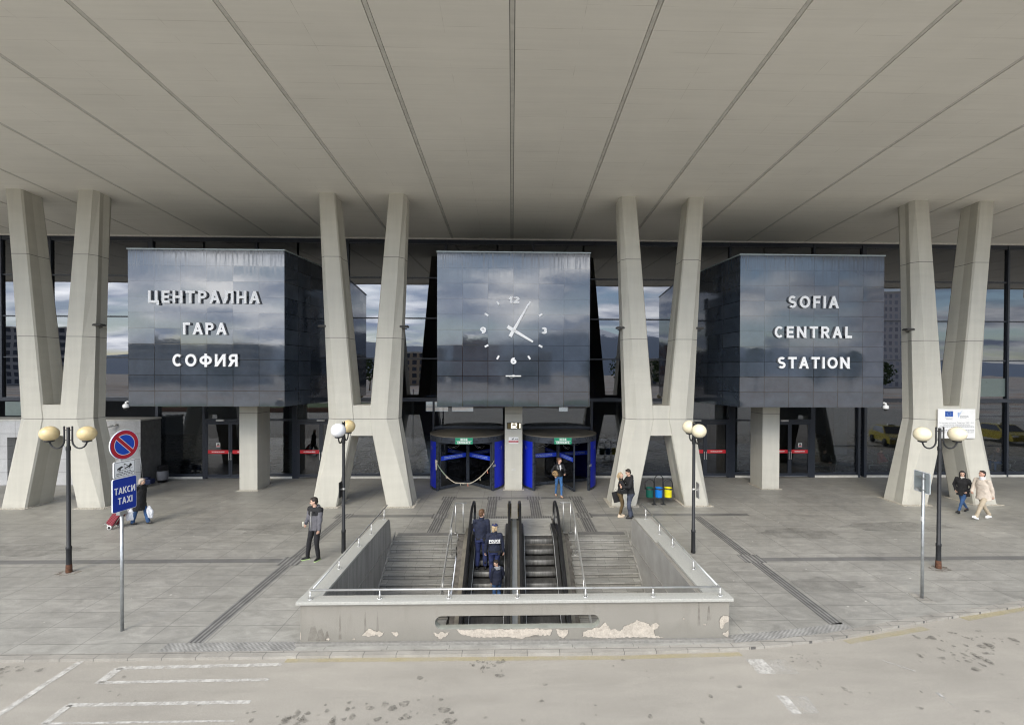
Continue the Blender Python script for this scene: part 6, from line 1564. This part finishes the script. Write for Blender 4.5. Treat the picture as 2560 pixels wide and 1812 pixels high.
    def shoes(s, mat, sole=None, boot=0.0):
        k = s.k
        for kn, an, fd, lift in s.feet:
            mb = MB(); h_ = an - V(0, 0, .045) * k; toe = an + fd * .135 * k + V(0, 0, lift - .052) * k
            capsule(mb, h_ - fd * .03 * k, toe, .043 * k, .033 * k); capsule(mb, h_, an + V(0, 0, .01 + boot) * k, .045 * k, .045 * k); capsule(mb, h_ + V(0, 0, .02) * k, toe - fd * .04 * k, .04 * k, .036 * k)
            sh = solid(mb, 'shoe', mat, s.root, .008 * k, 2)
            if sole is not None:
                m_ = MB(); q = fd.cross(V(0, 0, 1)).normalized(); up = V(0, 0, 1); a = h_ - fd * .065 * k - up * .040 * k; b = toe + fd * .033 * k - up * .036 * k
                pts = [(0, -.038), (.25, -.042), (.6, -.046), (.85, -.04), (1, -.015), (1, .015), (.85, .042), (.6, .046), (.25, .042), (0, .038)]
                lo = [a.lerp(b, u) + q * v * k for u, v in pts]; m_.loft([lo, [p + up * .022 * k for p in lo]], 0, False); o = m_.build('sole', sole, sh)
    def add(s, mb, name, mat, vox=None, **kw): return solid(mb, name, mat, s.root, vox, **kw) if vox else mb.build(name, mat, s.root)
M['eye'] = simple('dark_eye', (.02, .016, .014), .2); M['brow'] = simple('eyebrow', (.05, .035, .025), .8)
H_dark = cloth('dark_brown_hair', (.022, .015, .011), .6, .4, 40); H_black = cloth('black_hair', (.012, .011, .011), .5, .3, 40); H_brown = cloth('brown_hair', (.11, .055, .025), .6, .4, 40); H_blond = cloth('blond_hair', (.42, .31, .18), .6, .35, 40); H_grey = cloth('grey_fair_hair', (.42, .36, .30), .7, .3, 40)
C_black = cloth('black_cloth', (.013, .013, .015)); C_navy = cloth('navy_cloth', (.011, .015, .034)); C_uniform = cloth('uniform_blue', (.022, .032, .105)); C_jean = cloth('blue_denim', (.045, .13, .30), .9, .3, 6); C_denim = cloth('mid_denim', (.035, .085, .20), .9, .3, 6); C_wash = cloth('washed_dark_denim', (.05, .06, .09), .9, .75, 4.5)
C_grey = cloth('grey_jacket', (.12, .118, .132)); C_white = cloth('white_shirt', (.72, .72, .74)); C_cream = cloth('cream_coat', (.56, .49, .42), .85, .1); C_beige = cloth('beige_trousers', (.42, .355, .265), .85, .14); C_khaki = cloth('khaki_leggings', (.10, .066, .028), .8)
C_leather = simple('black_leather', (.012, .012, .013), .32, 0, .2, 12, .3); S_white = simple('white_shoe', (.80, .80, .80), .5, var=.05); S_black = simple('black_shoe', (.012, .012, .013), .4); S_cream = simple('cream_sneaker', (.62, .52, .40), .6, var=.1); S_tan = simple('beige_shoe', (.50, .32, .22), .6, var=.1); S_lime = simple('lime_sole', (.45, .62, .28), .6, var=.2)
M['can'] = simple('pale_can', (.62, .60, .50), .35, .3)

# 1 man in the grey and black jacket
p = Person('person in a grey hooded jacket and black track pants, drink can in hand', (-5.58, 12.95, 0), -22, 1.76, pel=(.0, 0), chest=(-.01, .01), pz=.955, feet=[(-.24, -.06, 0, -32), (.08, .02, 0, 6)], hands=[(-.10, -.25, 1.08, 1.0), (.22, -.08, .90, .9)], elbow=[(-.6, .8, -.5), (.9, .7, -.1)], head=(-42, 8, 0), skin_c=(.58, .37, .28))
p.pants(C_black, 1.02, fl=.006); p.top(C_grey, .87, 1.05, .98, 'jacket')
mb = MB(); k = p.k
tors(mb, [(p.C + V(0, 0, .0), .200 * k, .150 * k, 0), (p.C + V(0, 0, .06), .202 * k, .148 * k, 0), (p.C + V(0, 0, .12) * k, .186 * k, .118 * k, 0), (p.C + V(0, 0, .172) * k, .128 * k, .082 * k, 0), (p.N + V(0, 0, .012), .079 * k, .073 * k, 0)])
for sh in (p.SR, p.SL): capsule(mb, p.N - V(0, 0, .06), sh, .083, .084); capsule(mb, sh, sh + V(0, 0, -.05), .083, .076)
p.add(mb, 'jacket_yoke', C_black, .0105, it=3, wr=.005); p.hood(C_grey); p.hair(H_dark); p.shoes(S_black, S_lime)
mb = MB(); mb.tube([p.C + V(0, -.142, .12), p.C + V(0, -.151, -.05), p.P + V(0, -.148, .12), p.P + V(0, -.146, -.03)], .008, 6); p.add(mb, 'zip', M['sill'])
mb = MB(); mb.box((.05, -.158, 1.39), (.10, -.128, 1.425)); p.add(mb, 'chest_patch', C_black)
mb = MB(); mb.lathe([(0, -.065), (.03, -.062), (.033, -.05), (.033, .05), (.028, .062), (0, .064)], tuple(p.arms[0][2] + V(.012, -.075, .035)), 14); o = mb.build('drink_can', M['can']); o.location = p.root.location; o.rotation_euler = p.root.rotation_euler; tag(o, 'pale drink can held by the person in the grey jacket', 'can')
# 2 woman behind the signs
p = Person('person in black coat and jeans pulling a red shopping trolley behind the taxi sign', (-13.02, 16.12, 0), 88, 1.60, chest=(0, -.04), feet=[(-.06, .22, .0, 0, .0), (.07, -.28, .0, 0)], hands=[(-.24, .18, .74, .9), (.24, .02, .72, .9)], head=(10, 12, 0), fem=True, fat=1.12, skin_c=(.60, .38, .28))
p.pants(C_denim, 1.1, fl=.014); p.top(C_black, .56, 1.14, 1.12, 'coat'); p.hair(H_grey, 'bob'); p.shoes(S_black); p.collar(C_black)
bagm = simple('white_carrier_bag', (.72, .74, .78), .5, var=.08)
for x, y, lab in ((-13.26, 16.0, 'white carrier bag hanging on the left of the coat'), (-12.78, 16.22, 'white carrier bag hanging on the right of the coat')):
    o = thing('carrier_bag', lab + ' of the person with the trolley', 'carrier bag', (x, y, .36)); mb = MB(); tors(mb, [((x, y, .18), .10, .05, 20), ((x, y, .3), .13, .075, 20), ((x, y, .46), .11, .05, 20), ((x, y, .62), .03, .02, 20)]); b_ = solid(mb, 'bag', bagm, None, .012, 2, .018, 14); b_.parent = o; b_.matrix_parent_inverse = Matrix.Translation((-x, -y, -.36))
tr = thing('shopping_trolley', 'red checked shopping trolley on white rimmed wheels behind the taxi sign post', 'shopping trolley', (-13.62, 15.72, 0))
t = MT('red_tartan', (.22, .03, .045), .8); wv2 = t.n('ShaderNodeTexChecker'); wv2.inputs['Scale'].default_value = 22; t.l(t.co('Object'), wv2.inputs['Vector']); t.tint(wv2.outputs['Fac'], .55, 1.25)
q = Matrix.Translation((-13.66, 15.74, .12)) @ Matrix.Rotation(R(35), 4, 'Y'); mb = MB()
mb.loft([[q @ V(x, y, z) for x, y in ((-.12, -.16), (.12, -.16), (.12, .16), (-.12, .16))] for z in (.04, .1, .5, .56)], 0, False); o = sub(mb, 'bag', t.m, tr, bevel=.03)
mb = MB(); mb.tube([q @ V(.13, -.1, 0), q @ V(.13, -.1, .9), q @ V(.13, .1, .9), q @ V(.13, .1, 0)], .012, 6); mb.tube([q @ V(.13, -.15, .02), q @ V(-.12, -.15, .02)], .01, 6); mb.tube([q @ V(-.12, -.14, .02), (-13.86, 15.62, .12)], .008, 6); sub(mb, 'frame', M['steel'], tr)
for y in (-.17, .17): mb = MB(); c = q @ V(.1, y, -.02); c.z = .075; mb.tube([c + V(0, -.02, 0), c + V(0, .02, 0)], .075, 16, 0); mb.tube([c + V(0, -.024, 0), c + V(0, .024, 0)], .045, 12, 1); sub(mb, 'wheel', [M['white'], M['black']], tr)
# 3 woman leaving the right revolving door
p = Person('person in a black leather jacket and blue jeans walking out of the right revolving door', (2.05, 19.5, 0), 14, 1.68, chest=(0, -.02), twist=8, feet=[(-.07, .20, .0, -6), (.06, -.22, .0, 0, .02)], hands=[(-.24, -.10, .98, .9), (.20, -.26, 1.08, 1.0)], elbow=[(-.8, .9, -.1), (.6, .9, -.3)], head=(48, 4, 0), fem=True, skin_c=(.62, .40, .30))
p.pants(C_jean, .93, fl=.0); p.top(C_white, .95, .96, 1, 'shirt', sleeve=False); p.hair(H_brown, 'bun'); p.shoes(S_tan)
mb = MB(); p.top(C_leather, .93, 1.03, .98, 'leather_jacket')
mb = MB(); q = p.C; mb.add([q + V(-.045, -.150, .17), q + V(.045, -.150, .17), q + V(.03, -.165, .02), q + V(.0, -.160, -.08), q + V(-.015, -.165, .02)], [(0, 4, 3, 2, 1)]); p.add(mb, 'shirt_front', C_white)
t = MT('leopard_print', (.36, .22, .09), .7); t.base(t.mix(t.ramp(t.noise(t.co('Object'), 38, 3), [(.48, 0), (.55, 1)]), (.42, .27, .12), (.04, .025, .015))); o = thing('handbag', 'leopard print handbag under the arm of the person leaving the revolving door', 'handbag', (1.87, 19.32, 1.05))
mb = MB(); ellip(mb, (1.87, 19.34, 1.06), V(.14, .09, .11)); ellip(mb, (1.90, 19.32, 1.0), V(.12, .08, .1)); b_ = solid(mb, 'bag', t.m, None, .012, 2, .015, 12); b_.parent = o; b_.matrix_parent_inverse = Matrix.Translation((-1.87, -19.32, -1.05))
# 4 the couple
p = Person('person in a black hoodie and dark jeans, kissing by the trestle', (4.42, 16.6, 0), -86, 1.80, pel=(0, .0), chest=(.0, -.05), feet=[(-.10, .05, 0, 0), (.09, -.06, 0, -8)], hands=[(-.10, -.34, 1.20, .7), (.14, -.34, 1.14, .7)], elbow=[(-1, .3, -.5), (1, .3, -.5)], head=(12, 18, 0), skin_c=(.60, .38, .29))
p.pants(C_wash, 1.02, fl=.01); p.top(C_black, .90, 1.07, .99, 'hoodie'); p.hood(C_black); p.hair(H_dark); p.shoes(S_black, S_black)
t = MT('faded_print', (.30, .34, .40), .8); t.tint(t.noise(t.co('Object'), 16, 5), .15, 1.4); mb = MB(); q = p.C; mb.loft([[q + V(x, .140 - abs(x) * .25, z) for x in (-.08, 0, .08)] for z in (-.13, 0, .1)], 0, True, False, False); o = p.add(mb, 'back_print', t.m); sm_ = o.modifiers.new('thickness', 'SOLIDIFY'); sm_.thickness = .012
p = Person('person with blond ponytail, black jacket and khaki leggings, kissing by the trestle', (4.07, 16.76, 0), 80, 1.64, chest=(0, -.03), feet=[(-.09, .02, 0, 4), (.09, -.04, 0, -4)], hands=[(-.17, -.36, 1.16, .7), (.14, -.36, 1.2, .7)], elbow=[(-1, .4, -.4), (1, .4, -.4)], head=(-6, -22, 0), fem=True, skin_c=(.64, .42, .32))
p.pants(C_khaki, .97, fl=-.006); p.top(C_black, .95, 1.03, 1.0, 'jacket'); p.hair(H_blond, 'pony'); p.shoes(S_cream, S_cream); p.collar(C_black)
o = thing('shoulder_bag', 'black shoulder bag with a chain on the person in khaki leggings', 'bag', (4.15, 16.55, .98)); mb = MB(); mb.box((4.02, 16.50, .90), (4.28, 16.58, 1.06)); sub(mb, 'bag', C_leather, o, bevel=.02); mb = MB(); mb.tube([(4.04, 16.54, 1.05), (4.02, 16.58, 1.25), (4.07, 16.66, 1.42), (4.12, 16.58, 1.3), (4.26, 16.54, 1.05)], .008, 6); sub(mb, 'chain', M['brass_or_glint'], o)
o = thing('paper_bag', 'flat black paper bag held behind the person in khaki leggings', 'bag', (3.98, 16.9, .7)); mb = MB(); q = Matrix.Translation((3.99, 16.92, .70)) @ Matrix.Rotation(R(-14), 4, 'Y'); mb.box((-.17, -.04, -.2), (.17, .04, .2), 0, q); sub(mb, 'bag', C_black, o, bevel=.01); mb = MB(); mb.tube([q @ V(-.08, 0, .2), q @ V(0, 0, .3), q @ V(.08, 0, .2)], .005, 5); sub(mb, 'handle', C_black, o)
# 5 officers and the boy on the escalator
p = Person('police officer with short hair in a navy sweater, upper one of two on the escalator', (-.91, 13.68, -.6), 182, 1.79, feet=[(-.12, 0, 0, 6), (.12, 0, 0, -6)], hands=[(-.24, .0, .86, .7), (.17, -.20, .92, .8)], elbow=[(-.7, .9, 0), (1, .5, -.1)], head=(-38, 6, 0), fat=1.06, skin_c=(.58, .35, .26))
p.pants(C_uniform, 1.12, low=.05, fl=.012); p.top(C_navy, .94, 1.06, .97, 'sweater', collar=C_navy); p.hair(H_brown); p.shoes(S_black, boot=.11)
mb = MB(); mb.box((-.17, .10, .93), (.17, .135, .975)); mb.box((-.12, .125, .90), (-.05, .16, .985)); mb.box((.2, .02, .6), (.23, .1, .8)); p.add(mb, 'belt', C_black)
e = p.arms[1][1]; mb = MB(); ellip(mb, e + V(.012, .03, 0), V(.05, .045, .075)); p.add(mb, 'elbow_patch', C_uniform, .011, it=2)
p = Person('police officer in a cap and a jacket lettered POLICE on the back, on the escalator', (-.50, 13.36, -.8), 184, 1.66, feet=[(-.10, 0, 0, 4), (.10, 0, 0, -4)], hands=[(-.30, -.02, .82, .7), (.30, -.03, .80, .7)], elbow=[(-1, .6, 0), (1, .6, 0)], head=(-35, 4, 0), fem=True, fat=1.08, skin_c=(.62, .40, .30))
p.pants(C_uniform, 1.10, low=.03, fl=.012); p.top(C_navy, .93, 1.1, .98, 'police_jacket', collar=C_navy); p.hair(H_blond, 'bob'); p.shoes(S_black, boot=.1)
k = p.k; mb = MB(); ellip(mb, p.hp(0, .015, .075), V(.09, .1, .058) * k, p.hm); ellip(mb, p.hp(0, -.085, .066), V(.07, .065, .012) * k, p.hm); p.add(mb, 'cap', C_uniform, .009, it=2)
mb = MB(); lettering(mb, 'POLICE', .078, .25, .006, Matrix.Translation((0, .146 * k, 1.285 * k)) @ Matrix.Rotation(math.pi, 4, 'Z') @ FRONT, .08, 1.0); mb.box((-.17, .125, 1.21 * k), (.17, .1505 * k, 1.222 * k)); p.add(mb, 'police_lettering', M['white'])
mb = MB(); mb.box((-.17, .09, .925 * k), (.17, .15, .965 * k)); mb.box((-.16, .1, .86 * k), (-.1, .17, .97 * k)); p.add(mb, 'belt', C_black)
p = Person('boy in a dark hooded jacket and jeans looking back, low on the left escalator', (-.39, 12.68, -1.2), 205, 1.27, chest=(0, -.02), feet=[(-.09, .02, 0, 0), (.09, -.02, 0, 0)], hands=[(-.22, -.12, .92, .9), (.2, -.16, .84, .9)], elbow=[(-1, .8, 0), (1, .8, 0)], head=(98, 14, 0), skin_c=(.60, .37, .27))
p.pants(C_denim, 1.1, fl=.012); p.top(C_navy, .85, 1.14, 1.0, 'jacket'); p.hood(cloth('grey_hood_lining', (.25, .26, .28))); p.hair(H_dark); p.shoes(S_black, S_white)
# 6 couple walking past the right trestle
p = Person('person with long black hair in a black coat and blue jeans, walking left', (17.42, 17.0, 0), -74, 1.66, chest=(0, -.04), pz=.90, feet=[(-.06, .36, .05, 0, -.03), (.07, -.42, .0, 0, .05)], hands=[(-.20, -.08, .90, 1.0), (.20, -.10, .92, 1.0)], elbow=[(-1, .7, 0), (1, .7, 0)], head=(28, 2, 0), fem=True, skin_c=(.58, .37, .29))
p.pants(C_denim, .94, low=.05, fl=-.006); p.top(C_black, .72, 1.16, 1.06, 'coat'); p.hair(H_black, 'long'); p.shoes(S_black); p.collar(cloth('white_collar', (.7, .68, .64)), .07, .05)
p = Person('person in a cream coat, beige trousers and white shoes, walking left', (17.46, 16.28, 0), -82, 1.82, chest=(0, -.05), pz=.90, feet=[(-.07, .34, .03, 0, -.02), (.07, -.44, .0, 0, .07)], hands=[(-.16, -.28, .96, .9), (.22, .12, .82, .7)], elbow=[(-.8, 1, -.2), (.5, 1, 0)], head=(-4, -6, 0), fat=1.06, skin_c=(.56, .33, .25))
p.pants(C_beige, 1.02, fl=.006); p.top(C_cream, .70, 1.1, 1.12, 'coat'); p.hair(H_dark); p.shoes(S_white, S_white); p.collar(C_white, .08, .075, 'scarf')
# 7 people in the hall behind the glass
def seated(x, y, rz, lab, topm, botm, hairm, **kw):
    p = Person(lab, (x, y, 0), rz, 1.72, pz=.50, pel=(0, .02), chest=(0, .02), feet=[(-.12, -.40, 0, 4), (.12, -.42, 0, -4)], hands=[(-.12, -.25, .62, .9), (.12, -.25, .62, .9)], elbow=[(-1, .5, -.2), (1, .5, -.2)], knee=[(0, -1, 1), (0, -1, 1)], **kw)
    p.pants(botm); p.top(topm, .47, 1.05, 1.0, 'jacket'); p.hair(hairm) if hairm else None; p.shoes(S_black); return p
seated(17.05, 24.15, 20, 'person in dark clothes seated on a bench behind the glass', C_black, C_black, H_dark, head=(-10, 10, 0)); seated(20.35, 24.4, 30, 'person in a red jacket seated on a bench behind the glass', cloth('red_jacket', (.40, .02, .025)), C_black, H_dark, head=(0, 25, 0)); seated(27.1, 24.55, -75, 'balding person in blue jeans seated behind the glass at the far right', cloth('dark_blue_jacket', (.03, .045, .09)), C_jean, None, head=(0, 5, 0))
p = Person('person in dark clothes walking behind the glass door beside the Cyrillic block pillar', (-10.4, 24.5, 0), 80, 1.74, feet=[(-.07, .24, 0, 0), (.07, -.24, 0, 0)], hands=[(-.2, -.2, 1.1, .9), (.24, .06, .84, .7)], head=(0, 14, 0)); p.pants(C_black); p.top(C_black, .82, 1.08, 1.02); p.hair(H_dark); p.shoes(S_black)
